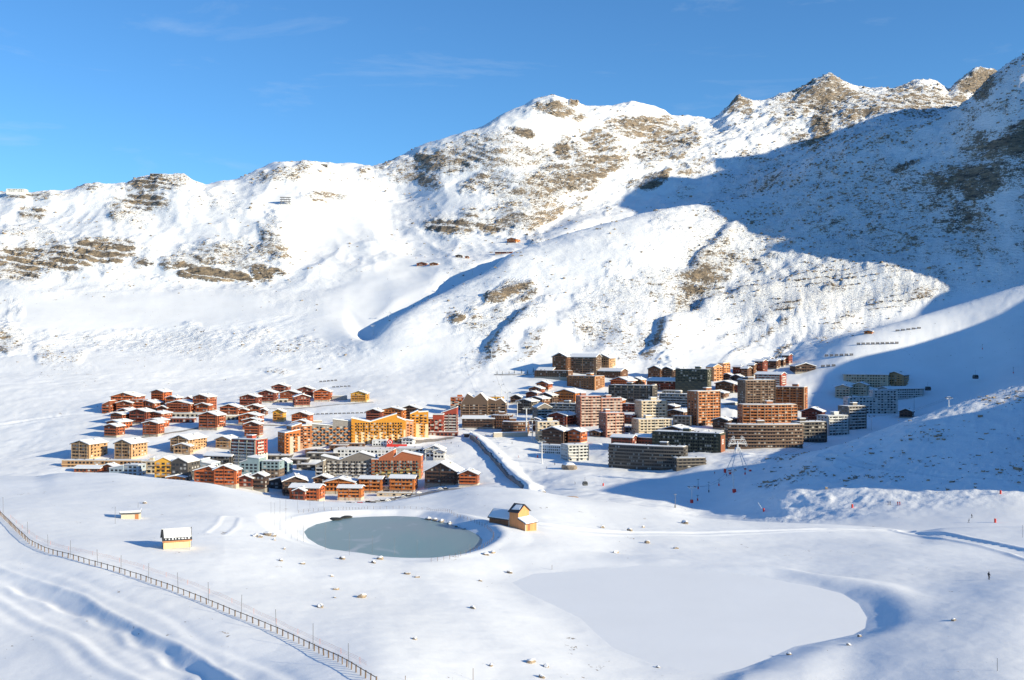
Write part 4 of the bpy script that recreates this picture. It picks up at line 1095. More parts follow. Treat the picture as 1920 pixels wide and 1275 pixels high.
GRP = 'tan stone residences at the lower left'
BL(200, 879, 146, 13, -2, 'tan', 'long low tan arcade under the tan gabled residences', dep=0.12, style='all', pent=False, name='arcade', cat='arcade', nb=20)
CH(168, 865, 50, 24, 8, -20, 'tan', 'leftmost tan gabled residence casting a long shadow on the snow', dep=1.1)
CH(246, 864, 46, 24, 9, -20, 'tan', 'second tan gabled residence from the left edge', dep=1.1)
CH(354, 851, 52, 20, 9, -20, 'tan', 'largest tan gabled residence with two snowy roof levels', dep=1.2)
CH(344, 853, 32, 12, 6, -14, 'tan', 'low tan front gable of the largest tan residence', dep=0.4)
CH(426, 843, 34, 14, 7, -16, 'tan', 'tan gabled house behind the dark red and white tower', dep=1.0)
GRP = 'houses along the near edge of the village'
CH(170, 887, 46, 6, 4, -4, 'red', 'low red house under a wide snowy roof at the hill crest', ridge='x', dep=0.6)
CH(208, 887, 24, 9, 5, -14, 'redor', 'small orange red house right of the low wide snowy roof')
BL(224, 892, 28, 16, -8, 'bluegray', 'smaller pale blue gray block at the near left edge', dep=0.8, style='none', prof=[(0, 12), (1, 17)])
BL(252, 893, 34, 18, -14, 'bluegray', 'larger pale blue gray block with a snowy flat roof', dep=0.7, style='none', pent=False)
BL(283, 888, 30, 20, -6, 'cream', 'beige flat roofed block between the blue gray and yellow buildings', dep=0.5, style='grid')
BL(313, 900, 33, 36, -6, 'yellow', 'yellow building with dark upper storeys under a snowy gable', dep=0.9, style='grid', prof=[(0, 31), (0.5, 38), (1, 31)])
BL(348, 903, 40, 40, -14, 'graydk', 'dark gray gabled building right of the yellow one', dep=1.0, style='none', prof=[(0, 33), (0.45, 40), (1, 32)])
BL(342, 890, 16, 26, -14, 'yellow', 'small yellow gabled bay on the front of the dark gray building', dep=0.4, style='grid', prof=[(0, 23), (0.5, 28), (1, 23)], near=1040)
CH(334, 905, 32, 7, 4, -4, 'orange', 'tiny orange hut half buried behind the hill crest')
BL(386, 884, 42, 16, -10, 'bluegray', 'low blue gray block with stepped snowy roofs behind the bright red house', dep=0.8, style='grid', prof=[(0, 17), (0.5, 19), (0.5, 15), (1, 12)])
CH(391, 910, 44, 20, 11, -8, 'redor', 'bright red house with a long sloping roof on its left', asym=0.14, dep=0.6)
CH(427, 915, 42, 25, 11, -8, 'redor', 'bright orange red gabled house, taller and just right of the long sloping roof', asym=-0.05, dep=0.7)
BL(468, 874, 58, 44, -22, 'redwh', 'tall red and white tower with gray roof boxes', dep=0.6, style='row', split=0.45)
BL(474, 893, 40, 30, -12, 'teal', 'blue glass walled building with a slanted top', dep=0.7, style='none', prof=[(0, 22), (0.4, 27), (0.4, 32), (1, 30)])
BL(512, 897, 34, 28, -8, 'teal', 'pale teal building with a brown lower front and snowy roof', dep=0.7, style='none', split=0.55, pent=False)
BL(538, 890, 18, 24, -26, 'teal', 'slanted teal glass wing at the right of the teal building', dep=0.8, style='none', prof=[(0, 26), (1, 20)])
CH(463, 917, 28, 15, 7, -6, 'dkred', 'dark red house with a snow roof next to the slate gray gable')
CH(488, 922, 26, 22, 7, -10, 'dark', 'slate dark house with a steep gable and an orange chimney tower')
BL(518, 917, 36, 14, -6, 'graydk', 'dark wall under one long sloping snowy roof', dep=0.6, style='none', prof=[(0, 12), (1, 20)], name='hall', cat='hall')
CH(552, 932, 50, 22, 11, 14, 'dark', 'dark chalet with the largest snow covered roof at the near edge', dep=1.1)
CH(576, 942, 56, 20, 6, -10, 'redor', 'red timber chalet in front of the largest snowy roof', ridge='x', dep=0.5)
CH(564, 942, 22, 16, 6, -10, 'dkred', 'shaded gable bay on the red timber chalet', dep=0.9)
CH(606, 916, 30, 14, 7, -6, 'brown', 'brown chalet with a snowy gable at the foot of the taupe tower block')
CH(640, 926, 54, 16, 9, -4, 'orange', 'wide orange chalet with a low gable before the taupe tower block', dep=0.7)
CH(658, 938, 42, 17, 4, -6, 'orange', 'orange chalet with three snowy roofs nearest to the parked cars', ridge='x', dep=0.5)
CH(698, 925, 42, 20, 4, -8, 'orange', 'orange chalet with dormers on a snowy roof, left of the round kiosk', ridge='x', dep=0.55)
CH(757, 924, 46, 20, 5, -8, 'orange', 'orange chalet on a white ground floor right of the round kiosk', ridge='x', dep=0.55)
BL(728, 922, 20, 9, 0, 'cream', 'round beige kiosk between two orange chalets', dep=0.8, style='none', arc=0.18, pent=False, name='kiosk', cat='kiosk')
BL(722, 910, 14, 10, -6, 'cream', 'pale square hut behind the round beige kiosk', dep=0.6, style='none', pent=False, name='hut', cat='hut', near=1000)
CH(833, 912, 64, 20, 21, -12, 'dark', 'large dark chalet with a very tall steep roof beside the piste', dep=0.8)
CH(880, 912, 34, 17, 9, -8, 'redor', 'bright red gabled chalet at the piste, next to the large dark chalet', dep=0.8)
CH(816, 862, 34, 14, 9, -6, 'white', 'white chalet at the edge of the piste')
CH(824, 863, 20, 12, 5, -6, 'white', 'lower front gable of the white chalet', dep=0.5)

GRP = 'apartment blocks of the village centre'
BL(602, 906, 15, 34, -10, 'taupe', 'narrow taupe block at the left of the tall taupe building', dep=0.9, style='row', prof=[(0, 32), (1, 38)])
BL(655, 904, 94, 40, -6, 'taupe', 'tall taupe building with zigzag snowy roofs and white balconies', dep=0.22, style='cols', prof=[(0, 44), (0.34, 37), (0.34, 37), (0.72, 51), (1.0, 43)], nb=18, bottom=0.3)
BL(745, 902, 86, 40, -5, 'rust', 'rust coloured building with green balconies and yellow lower walls', dep=0.25, style='cols', prof=[(0, 36), (0.15, 36), (0.15, 39), (0.45, 53), (0.45, 40), (0.62, 50), (1.0, 43)], nb=16, bottom=0.55)
BL(690, 863, 112, 17, -6, 'white', 'long white hall with tall windows and a wide snowy roof', dep=0.4, style='none', pent=False, nb=15, name='sports_hall', cat='sports hall')
BL(776, 858, 62, 14, -6, 'whiteg', 'lower gray end of the long white hall', dep=0.6, style='none', pent=False, nb=8, name='sports_hall', cat='sports hall')
BL(608, 864, 58, 12, -6, 'graydk', 'low dark shop block with a snowy roof before the dotted orange front', dep=0.5, style='none', name='shop_block', cat='shop block')
BL(637, 845, 32, 8, -6, 'brown', 'small brown flat roofed shop above the long white hall', dep=0.6, style='none', pent=False, name='shop_block', cat='shop block')
BL(520, 864, 50, 8, -4, 'graydk', 'low shaded block with twin snowy roofs left of the orange end tower', dep=0.5, style='none', pent=False, name='shop_block', cat='shop block')
BL(578, 882, 36, 9, -6, 'graydk', 'low dark hall just left of the narrow taupe block', dep=0.6, style='none', pent=False, name='hall', cat='hall')
BL(542, 853, 40, 39, 34, 'orange', 'lower orange tower with a slanted roof at the left end of the row', dep=0.75, style='cols', prof=[(0, 37), (1, 42)], bottom=0.8)
BL(561, 846, 44, 44, 30, 'ortower', 'taller orange tower behind the left end of the row', dep=0.6, style='cols', prof=[(0, 42), (0.5, 47), (0.5, 43), (1, 43)], bottom=0.4)
BL(624, 838, 90, 38, 8, 'orgray', 'long gray front dotted with orange balconies', dep=0.2, style='grid', prof=[(0, 40), (0.5, 36), (0.5, 47), (1, 41)], nb=14)
BL(710, 832, 92, 38, 6, 'oryel', 'golden yellow block with zigzag roofs in the middle of the row', dep=0.2, style='cols', prof=[(0, 44), (0.34, 37), (0.34, 37), (0.84, 51), (0.84, 45), (1, 39)], nb=18, bottom=0.5)
BL(764, 823, 22, 34, 8, 'peach', 'peach brown block between two golden yellow ones', dep=0.7, style='cols', prof=[(0, 33), (1, 30)], bottom=0.6)
BL(786, 820, 32, 42, 6, 'oryel', 'golden block with pale stripes at the right end of the row', dep=0.5, style='cols', prof=[(0, 40), (0.45, 46), (0.45, 43), (1, 44)], bottom=0.5)
CH(703, 797, 28, 19, 6, -10, 'dkred', 'dark red chalet behind the left end of the golden block', dep=0.9)
CH(738, 794, 42, 19, 6, -10, 'orange', 'wide orange chalet behind the golden block', dep=0.7)
CH(771, 793, 36, 20, 8, -8, 'dark', 'dark brown chalet with a wide gable behind the peach block', dep=0.8)
BL(816, 815, 30, 31, -4, 'redwh', 'red topped block with gray green windows right of the golden end', dep=0.6, style='grid', prof=[(0, 27), (0.4, 27), (0.4, 34), (1, 34)])
BL(843, 812, 28, 36, -6, 'redwh', 'red and cream block with a slanted roof beside the piste', dep=0.6, style='row', prof=[(0, 34), (1, 44)])

CH(416, 872, 56, 12, 6, -14, 'graydk', 'long dark roofed house in the shade below the tan house', ridge='x', dep=0.5)
BL(452, 858, 30, 11, -12, 'graydk', 'low dark annex at the left foot of the tall red and white tower', dep=0.6, style='none', pent=False, name='annex', cat='annex')
BL(556, 871, 44, 8, -6, 'graydk', 'low dark arcade in the plaza left of the low dark hall', dep=0.5, style='none', pent=False, name='arcade', cat='arcade')
BL(596, 852, 40, 7, -6, 'brown', 'low brown shop under the dotted gray front', dep=0.4, style='none', pent=False, name='shop_block', cat='shop block')
BL(660, 838, 46, 5, -4, 'brown', 'shop row at the foot of the golden block', dep=0.3, style='none', pent=False, name='shop_block', cat='shop block')
BL(830, 818, 52, 6, -4, 'dkred', 'red shop row with a snowy canopy below the red topped blocks', dep=0.3, style='none', pent=False, name='shop_block', cat='shop block')
CH(682, 912, 22, 9, 5, -8, 'brown', 'small brown chalet tucked between taupe block and orange dormer chalet')
BL(740, 931, 60, 5, -6, 'cream', 'low pale wall building above the parked cars', dep=0.15, style='none', pent=False, name='garage', cat='garage')
GRP = 'brown buildings by the lift line'
BL(864, 769, 34, 21, -4, 'redor', 'red block with an olive roof at the back left of the lift line', dep=0.5, style='grid', split=0.7)
BL(890, 782, 46, 32, -4, 'graybr', 'brown block with two pointed roof peaks', dep=0.5, style='row', prof=[(0, 22), (0.25, 40), (0.5, 33), (0.75, 41), (1, 28)])
BL(930, 778, 36, 24, -4, 'graybr', 'brown block with a notched roof right of the pointed peaks', dep=0.6, style='row', prof=[(0, 30), (0.5, 24), (0.75, 28), (1, 20)])
BL(926, 757, 34, 11, -4, 'yellow', 'olive roofed wing showing behind the notched roof', dep=0.4, style='none', near=1200, pent=False)
CH(898, 804, 56, 14, 5, -4, 'dark', 'low dark building with three small snowy gables', ridge='x', dep=0.5)
BL(942, 804, 36, 22, -6, 'brown', 'brown block with a rounded front and snowy roof', dep=0.7, style='row', arc=0.08)
BL(967, 814, 46, 20, -4, 'brown', 'round fronted brown block above the stone terrace wall', dep=0.6, style='all', arc=0.14)
CH(968, 757, 20, 9, 6, -10, 'dark', 'small dark chalet left of the stepped snowy roofs')
CH(990, 777, 36, 18, 5, -10, 'graydk', 'gray dark house with a snow roof behind the lift pylons')
CH(1011, 768, 36, 15, 5, -12, 'brown', 'brown house with a broad snow roof between stepped chalets and lift')
BL(1017, 791, 32, 28, 18, 'gray', 'gray block with a snowy gable next to the lift pylons', dep=0.7, style='row', prof=[(0, 24), (0.5, 31), (1, 24)])
CH(1021, 733, 26, 10, 6, -24, 'redor', 'top chalet of the three stepped chalets under the stone terrace')
CH(1007, 741, 26, 9, 5, -24, 'red', 'middle chalet of the three stepped chalets under the stone terrace')
CH(1000, 748, 24, 8, 4, -24, 'dkred', 'lowest chalet of the three stepped chalets under the stone terrace')
CH(1031, 759, 34, 13, 6, -16, 'dark', 'dark chalet with a snowy roof left of the orange sided one')
CH(1068, 757, 52, 15, 8, -26, 'orange', 'chalet with a long snowy roof and an orange lit side', dep=1.0)
CH(1055, 702, 34, 25, 9, -24, 'brown', 'tall brown chalet with a steep roof at the left of the top hotel', dep=1.0)
CH(1098, 704, 52, 26, 7, -4, 'graybr', 'shaded central wing of the top hotel with small gables', ridge='x', dep=0.5)
CH(1135, 694, 34, 17, 8, -8, 'tan', 'tan gabled tower at the right of the top hotel', dep=0.9)
BL(1038, 716, 62, 17, -6, 'brown', 'long terrace building of brown timber over a white base below the top hotel', dep=0.3, style='none', split=0.45, pent=False, nb=16, name='terrace_building', cat='terrace building')
CH(1026, 704, 34, 7, 6, -6, 'brown', 'low gabled wing with a shaded snow roof above the terrace building', ridge='x', dep=0.6)
CH(1146, 711, 54, 11, 6, -10, 'brown', 'low wide building with a snow roof below the tan gabled tower', ridge='x', dep=0.5)
BL(1099, 732, 60, 22, -14, 'hotel', 'square brown hotel with a shallow snowy roof and an orange sunlit side', dep=0.5, style='row', pent=True)
BL(1103, 800, 40, 48, 14, 'pink', 'tall gray red stepped tower, left of the pink striped blocks', dep=0.6, style='row')
BL(1142, 797, 40, 42, 14, 'pink', 'upper pink striped block with white balconies', dep=0.6, style='all')
BL(1146, 820, 40, 38, 24, 'pink', 'lower pink striped block standing forward of the upper one', dep=0.6, style='row')
BL(1060, 782, 52, 20, -4, 'gray', 'long gray block left of the gray red stepped tower', dep=0.4, style='row')
CH(1056, 801, 48, 16, 7, -18, 'dkred', 'dark chalet with two shaded gables and a red lit side', dep=0.8)
BL(1026, 828, 38, 31, 8, 'cream', 'cream white block of square balconies by the white pylons', dep=0.6, style='grid')
CH(1043, 838, 46, 22, 9, -8, 'dark', 'dark brown chalet above a white windowed basement', dep=0.7)
CH(1083, 835, 32, 19, 6, -28, 'redor', 'red gabled end joined to the dark brown chalet', dep=1.0)
BL(1036, 852, 44, 13, -6, 'white', 'white basement block with two rows of small square windows', dep=0.4, style='none', pent=False, nb=10)
BL(1077, 865, 44, 25, 22, 'whiteg', 'gray and white block with a dark brown stair tower', dep=0.6, style='row', pent=False)

GRP = 'buildings in the centre right of the village'
CH(1170, 729, 44, 11, 8, -18, 'redor', 'wide chalet with an orange lit side below the low wide building', dep=0.8)
CH(1197, 724, 24, 9, 5, -18, 'orange', 'smaller orange chalet just right of the wide orange sided chalet', dep=0.8)
CH(1232, 713, 30, 16, 7, -12, 'brown', 'left gable of three dark brown chalets under the snow heap')
CH(1254, 713, 28, 15, 6, -10, 'dark', 'middle gable of three dark brown chalets under the snow heap')
CH(1277, 709, 32, 10, 7, -14, 'brown', 'right gable of three dark brown chalets under the snow heap')
CH(1245, 735, 56, 15, 7, -8, 'dkred', 'dark red chalet with a blue shaded snow roof and small gables', ridge='x', dep=0.5)
BL(1300, 740, 58, 40, -4, 'green', 'dark block with white lower walls left of the twin orange towers', dep=0.4, style='grid', split=0.5)
BL(1187, 759, 78, 30, -4, 'graydk', 'long dark gray block under the dark red chalet', dep=0.3, style='row')
BL(1260, 744, 32, 9, -6, 'cream', 'low cream annex with a flat roof', dep=0.5, style='none', pent=False, near=1200)
BL(1227, 738, 8, 14, -6, 'cream', 'slim cream stair tower left of the low cream annex', dep=1.0, style='none', pent=False, near=1200, name='stair_tower', cat='stair tower')
BL(1273, 765, 62, 21, -8, 'gray', 'block half dark and half beige balconies behind the orange tower', dep=0.4, style='row')
BL(1190, 774, 44, 13, -4, 'dkred', 'low red brown row under the long dark gray block', dep=0.4, style='row', pent=False)
CH(1157, 764, 28, 10, 5, -22, 'orange', 'small chalet with an orange side wall above the pink blocks')
BL(1220, 797, 50, 38, 14, 'cream', 'upper tower of cream and orange balconies', dep=0.6, style='row')
BL(1221, 819, 62, 27, 14, 'cream', 'lower cream and orange block with white wall panels', dep=0.5, style='row')
BL(1319, 799, 52, 55, 26, 'ortower', 'orange tower of stacked white balconies with a red lift head', dep=0.55, style='row')
CH(1270, 785, 44, 9, 5, -10, 'brown', 'low brown chalet with a bright snow roof left of the orange tower')
BL(1281, 799, 34, 15, -4, 'gray', 'gray pavilion with wide windows left of the orange tower', dep=0.5, style='none', pent=False)
CH(1268, 820, 60, 9, 9, -6, 'dark', 'dark chalet with a blue shaded roof above the green hotel', dep=0.8)
CH(1322, 823, 42, 6, 5, -6, 'dark', 'low dark house with a shaded roof right of the blue shaded roof', dep=0.8)
CH(1170, 845, 42, 18, 5, -6, 'dkred', 'dark red house with four snowy roof panels', ridge='x', dep=0.5)
CH(1213, 845, 42, 18, 6, -6, 'dkred', 'dark red house with one wide snowy roof', ridge='x', dep=0.5)
_gh = BL(1291, 853, 116, 33, -6, 'green', 'dark green hotel with vertical strips of windows and a rust end wall', dep=0.25, style='cols', nb=26)
_wm = [c for c in _gh.children if c.name.startswith('wall')][0].data
_x1 = max(v.co.x for v in _wm.vertices); _y0 = min(v.co.y for v in _wm.vertices); _y1 = max(v.co.y for v in _wm.vertices); _h1 = max(v.co.z for v in _wm.vertices)
_b = MB(); _b.box(_x1 + .02, _x1 + .55, _y0 - .1, _y1 * .55, -4, _h1 - 1.2); _ew = _b.build('end_wall', paint((.24, .085, .045), .85), _gh)
_b = MB(); _b.box(_x1 + .56, _x1 + .72, _y0 + 2.5, _y0 + 7.5, _h1 * .5, _h1 * .5 + 4.2); _b.build('sign_board', paint((.62, .55, .52), .6), _ew)
_b = MB()
for _k in range(2): _b.box(_x1 + .73, _x1 + .78, _y0 + 3.0, _y0 + 7.0, _h1 * .5 + .9 + _k * 1.5, _h1 * .5 + 1.6 + _k * 1.5)
_b.build('sign_stripe', paint((.45, .06, .05), .6), _ew)
BL(1215, 884, 126, 38, -3, 'graydk', 'long dark curved hotel with rows of pale windows at the shadow edge', dep=0.2, style='all', arc=0.05, nb=4)
BL(1224, 850, 56, 10, -4, 'graybr', 'set back top storey of the long dark curved hotel', dep=0.4, style='none', pent=False, near=900, name='roof_storey', cat='roof storey')
BL(1292, 878, 52, 15, 10, 'graydk', 'low stepped tail at the right of the curved hotel', dep=0.4, style='all', pent=False)

CH(1012, 810, 26, 7, 4, -14, 'dark', 'low dark house tucked above the cream white block of square balconies')
CH(1128, 750, 40, 6, 4, -14, 'cream', 'pale house with broad snow roofs above the pink striped blocks', ridge='x', dep=0.6)
CH(1100, 770, 30, 9, 4, -10, 'brown', 'brown house between the orange sided chalet and the stepped tower')
BL(1180, 795, 26, 13, -10, 'dkred', 'small red brown annex right of the upper pink striped block', dep=0.6, style='row', pent=False, name='annex', cat='annex')
BL(1180, 812, 30, 8, -8, 'gray', 'low gray annex between the lower pink block and cream blocks', dep=0.6, style='none', pent=False, name='annex', cat='annex')
CH(1258, 772, 30, 7, 4, -10, 'dark', 'small dark house below the half beige balcony block')
CH(1345, 748, 40, 8, 5, -8, 'brown', 'brown low house under the patchy snow roofed chalet')
CH(1120, 820, 26, 7, 4, -12, 'brown', 'little brown house left of the lower pink striped block')
CH(1210, 752, 30, 7, 4, -10, 'graydk', 'gray dark house right under the long dark gray block')
CH(1008, 798, 24, 8, 4, -10, 'brown', 'small brown house between white pylons and dark two gabled chalet')
CH(1385, 738, 30, 9, 5, -8, 'dkred', 'dark red cabin left of the red house with a white ground floor')
CH(1300, 757, 26, 8, 4, -8, 'brown', 'small brown house right of the half beige balcony block')
GRP = 'buildings at the right of the village'
BL(1339, 715, 26, 25, 30, 'peach', 'left of the twin orange towers', dep=0.7, style='row', prof=[(0, 24), (0.5, 29), (1, 24)])
BL(1357, 711, 18, 27, 30, 'peach', 'right and taller of the twin orange towers', dep=0.7, style='row', prof=[(0, 27), (1, 29)])
CH(1366, 714, 22, 7, 5, -10, 'dark', 'first small dark chalet beside the twin orange towers')
CH(1383, 715, 22, 6, 5, -10, 'dark', 'second small dark chalet farther right of the twin orange towers')
CH(1364, 737, 40, 13, 6, -12, 'brown', 'brown chalet with patchy snow on its roof below the twin towers', dep=0.8)
CH(1400, 719, 30, 5, 5, -6, 'dark', 'dark low roof between the patchy snow chalet and the red house')
for i, (cx, by, W, h, tx) in enumerate([(1385, 707, 20, 14, 'lowest left of the chalets climbing the right slope'), (1399, 711, 18, 15, 'orange brown second of the chalets climbing the right slope'), (1411, 706, 16, 16, 'third of the climbing chalets with a blue shaded roof'),
        (1427, 704, 22, 20, 'largest of the climbing chalets under a thick snow cap'), (1452, 693, 24, 12, 'chalet above the low wall on the right slope'), (1466, 688, 18, 10, 'chalet with a small flat snow roof near the top of the climb'),
        (1476, 685, 18, 14, 'highest chalet of the right slope with a bright snow cap'), (1440, 684, 20, 8, 'low chalet tucked behind the climbing chalets')]):
    CH(cx, by, W, h, 3.5, -16, 'brown' if i % 3 else 'dkred', tx, ridge='x', dep=0.8)
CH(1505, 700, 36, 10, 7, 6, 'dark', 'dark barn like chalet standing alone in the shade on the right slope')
CH(1445, 729, 50, 20, 5, -12, 'redwh', 'red house with a white ground floor and a snowy roof above the brown tower', ridge='x', dep=0.5, name='chalet')
BL(1418, 777, 56, 54, 10, 'graybr', 'tallest brown tower with orange edges on the right side', dep=0.6, style='row')
BL(1478, 770, 62, 37, -6, 'ortower', 'wide brown and orange block right of the tallest tower', dep=0.4, style='row')
BL(1438, 804, 92, 38, 6, 'ortower', 'curved block of many orange balconies below the tallest tower', dep=0.3, style='row', arc=0.08, nb=2)
BL(1431, 839, 122, 36, 2, 'graybr', 'lowest long curved brown block facing the shaded piste', dep=0.22, style='all', arc=0.07, nb=3)
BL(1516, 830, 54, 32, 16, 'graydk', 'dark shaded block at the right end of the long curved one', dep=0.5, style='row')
BL(1561, 817, 48, 31, 22, 'whiteg', 'lower shaded block with white wall strips', dep=0.6, style='row')
BL(1597, 806, 42, 37, 22, 'gray', 'taller shaded gray block at the far right end of the row', dep=0.6, style='row')
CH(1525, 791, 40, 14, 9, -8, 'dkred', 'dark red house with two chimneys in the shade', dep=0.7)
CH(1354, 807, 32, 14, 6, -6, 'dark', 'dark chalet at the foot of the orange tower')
BL(1370, 793, 46, 6, 0, 'graydk', 'low parking deck wall behind the dark chalet', dep=0.4, style='none', pent=False, name='parking_deck', cat='parking deck')
GRP = 'shaded residences at the far right'
CH(1625, 732, 74, 22, 6, -4, 'cream', 'long shaded beige residence with a row of dormers', ridge='x', dep=0.35, near=1300)
CH(1682, 730, 42, 20, 8, -14, 'tan', 'shaded stepped gables at the right of the beige residence', dep=0.9, near=1300)
CH(1690, 752, 70, 17, 4, 14, 'whiteg', 'shaded low wide gray building with a long snow roof', ridge='x', dep=0.4, near=1300)
CH(1582, 750, 30, 18, 5, -6, 'cream', 'left of two small shaded gabled houses with white windows', near=1300)
CH(1614, 746, 30, 18, 6, -6, 'cream', 'right of two small shaded gabled houses with white windows', near=1300)
BL(1656, 776, 42, 37, 4, 'whiteg', 'shaded white block with a dark corner strip', dep=0.4, style='grid', pent=False, near=1300)
BL(1613, 776, 50, 26, 4, 'whiteg', 'lower shaded white block under a dark flat roof', dep=0.4, style='grid', pent=False, near=1300)
CH(1700, 785, 26, 10, 6, -8, 'dark', 'small dark cabin peeping over the rocky knoll', near=1300)

GRP = 'huts high on the ski slopes'
CH(793, 499, 20, 4, 3, -14, 'redor', 'red mountain restaurant on the slope below the gray cliffs', near=2000, dep=0.8)
CH(815, 498, 16, 3, 2.5, -14, 'orange', 'pale orange annex right of the red mountain restaurant', near=2000, dep=0.8)
CH(963, 456, 22, 6, 3, -30, 'orange', 'orange hut on the ridge above the shaded gully', near=2150, dep=0.8)
CH(945, 476, 30, 3, 2, -8, 'dkred', 'low dark red shelter under a snow bank on the middle ridge', near=2050, ridge='x', dep=0.4)
CH(861, 483, 12, 3, 2, -8, 'dark', 'tiny dark lift hut between the two mountain restaurants', near=2050)
CH(876, 485, 7, 3, 1.5, -8, 'orange', 'tiny orange cabin right of the dark lift hut', near=2050)
CH(1383, 0 + 622, 14, 3, 2, -8, 'brown', 'tiny brown hut on the lit slope above the village right', near=1500) if False else None
CH(1629, 627, 16, 4, 2, -8, 'orange', 'small orange roofed hut beside the snow fences on the lit hump', near=1430)
for cx, by, W, h, lb in [(292, 327, 22, 4, 'dark lift station on the pointed summit at the left'), (30, 357, 34, 5, 'pale lift station on the skyline at the far left edge'), (607, 309, 12, 4, 'small dark station on the middle skyline')]:
    g = ground(cx, by + 3); k = g.y / F
    r = block('lift_station', g + Vector((0, 6, 0)), 0.1, W * k, W * k * 0.5, h * k, 'graydk' if cx != 30 else 'white', 'none', rs=random.Random(cx), pent=False, side=False)
    tag(r, lb, 'lift station', GRP)
# ------------------------------------------------------------------ foreground huts
YEL = timber((0.80, 0.56, 0.28)); ORW = timber((0.64, 0.27, 0.105)); ORD = timber((0.50, 0.20, 0.07)); SLATE = paint((0.035, 0.037, 0.042), 0.6, 0.2, name='slate')
BROWN = timber((0.30, 0.125, 0.055)); RED = paint((0.62, 0.035, 0.025), 0.6, 0.15, name='red'); WHITEP = paint((0.72, 0.73, 0.74), 0.5, 0.08, name='white_paint')
PALE = paint((0.55, 0.47, 0.36), 0.85, 0.15, name='pale_render'); GREYP = paint((0.16, 0.16, 0.165), 0.6, 0.2, name='grey_pole'); ORANGE = paint((0.75, 0.20, 0.07), 0.6, 0.1, name='orange_net')
def slope_slab(mb, x0, x1, pts, t0, t1):
    """a slab over x0..x1 along the y/z line pts (two points), between two heights above it"""
    (ya, za), (yb, zb) = pts
    vs_ = [(x0, ya, za + t0), (x1, ya, za + t0), (x1, yb, zb + t0), (x0, yb, zb + t0), (x0, ya, za + t1), (x1, ya, za + t1), (x1, yb, zb + t1), (x0, yb, zb + t1)]
    mb.add(vs_, [(3, 2, 1, 0), (4, 5, 6, 7), (0, 1, 5, 4), (1, 2, 6, 5), (2, 3, 7, 6), (3, 0, 4, 7)])
def gable_x(w, d, h, rise, zb=-2.0):      # ridge along x
    mb = MB()
    side = [(-d / 2, zb), (d / 2, zb), (d / 2, h), (0, h + rise), (-d / 2, h)]
    vs_ = [(-w / 2, y, z) for y, z in side] + [(w / 2, y, z) for y, z in side]
    mb.add(vs_, [(4, 3, 2, 1, 0), (5, 6, 7, 8, 9)] + [(i, (i + 1) % 5, (i + 1) % 5 + 5, i + 5) for i in range(5)])
    return mb
g = ground(325, 1030)
k = g.y / F
hut = empty('pump_hut', (g.x, g.y + 2.2, g.z), R(22))
tag(hut, 'small pale yellow hut with a snowy dark roof on the near left snowfield', 'hut')
w_, d_, h_, r_ = 47 * k, 36 * k, 20 * k, 14 * k
gable_x(w_, d_, h_, r_).build('wall', YEL, hut)
b = MB(); b.box(-w_ / 2 - .08, w_ / 2 + .08, -d_ / 2 - .08, d_ / 2 + .08, -2, 0.35); b.build('plinth', CONCRETE, hut)
b = MB()
sl = r_ / (d_ / 2)
slope_slab(b, -w_ / 2 - .45, w_ / 2 + .45, ((-d_ / 2 - .6, h_ - .6 * sl), (0, h_ + r_)), 0.03, 0.25)
slope_slab(b, -w_ / 2 - .45, w_ / 2 + .45, ((0, h_ + r_), (d_ / 2 + .6, h_ - .6 * sl)), 0.03, 0.25)
rf = b.build('roof', SLATE, hut)
b = MB(); slope_slab(b, -w_ / 2 + .05, w_ / 2 + .35, ((-d_ / 2 + .05, h_ + .05 * sl), (-.25, h_ + r_ - .25 * sl)), 0.26, 0.42)
slope_slab(b, -w_ / 2 - .3, w_ / 2 + .35, ((.2, h_ + r_ - .2 * sl), (d_ / 2 + .4, h_ - .4 * sl)), 0.26, 0.5)
b.build('snow_cover', SNOW, rf)
for i in range(8):
    b = MB(); x = -w_ / 2 + .35 + i * (w_ - .5) / 7.5; s_ = .10 + .05 * (i % 3) + .02 * i
    slope_slab(b, x, x + s_ * 1.8, ((-d_ / 2 - .45, h_ - .45 * sl), (-d_ / 2 - .2, h_ - .2 * sl)), 0.26, 0.34); b.build('snow_clump', SNOW, rf)
b = MB(); b.box(-w_ / 2 - .4, w_ / 2 + .4, -d_ / 2 - .72, -d_ / 2 - .60, h_ - .6 * sl - .12, h_ - .6 * sl + .10); b.build('eaves_board', ORW, hut)
for sx in (-1, 1):
    b = MB(); b.box(sx * (w_ / 2) - .12, sx * (w_ / 2) + .12, -d_ / 2 - .06, -d_ / 2 + .06, .3, h_); b.build('corner_board', YEL, hut)
b = MB(); b.box(-w_ / 2 - .06, -w_ / 2 - .01, -.5, .5, 0.35, 2.1); b.build('door', BROWN, hut)
q = ground(347, 1000, 290)
b = MB(); b.tube([(0, 0, -1), (0, 0, 4.6)], .045); b.box(-.16, .02, -.05, .05, 4.2, 4.55)
tag(b.build('antenna_pole', GREYP, None, Vector((g.x + 22 * k, g.y + 5.5, g.z))), 'thin gray antenna pole rising behind the small yellow hut', 'pole')

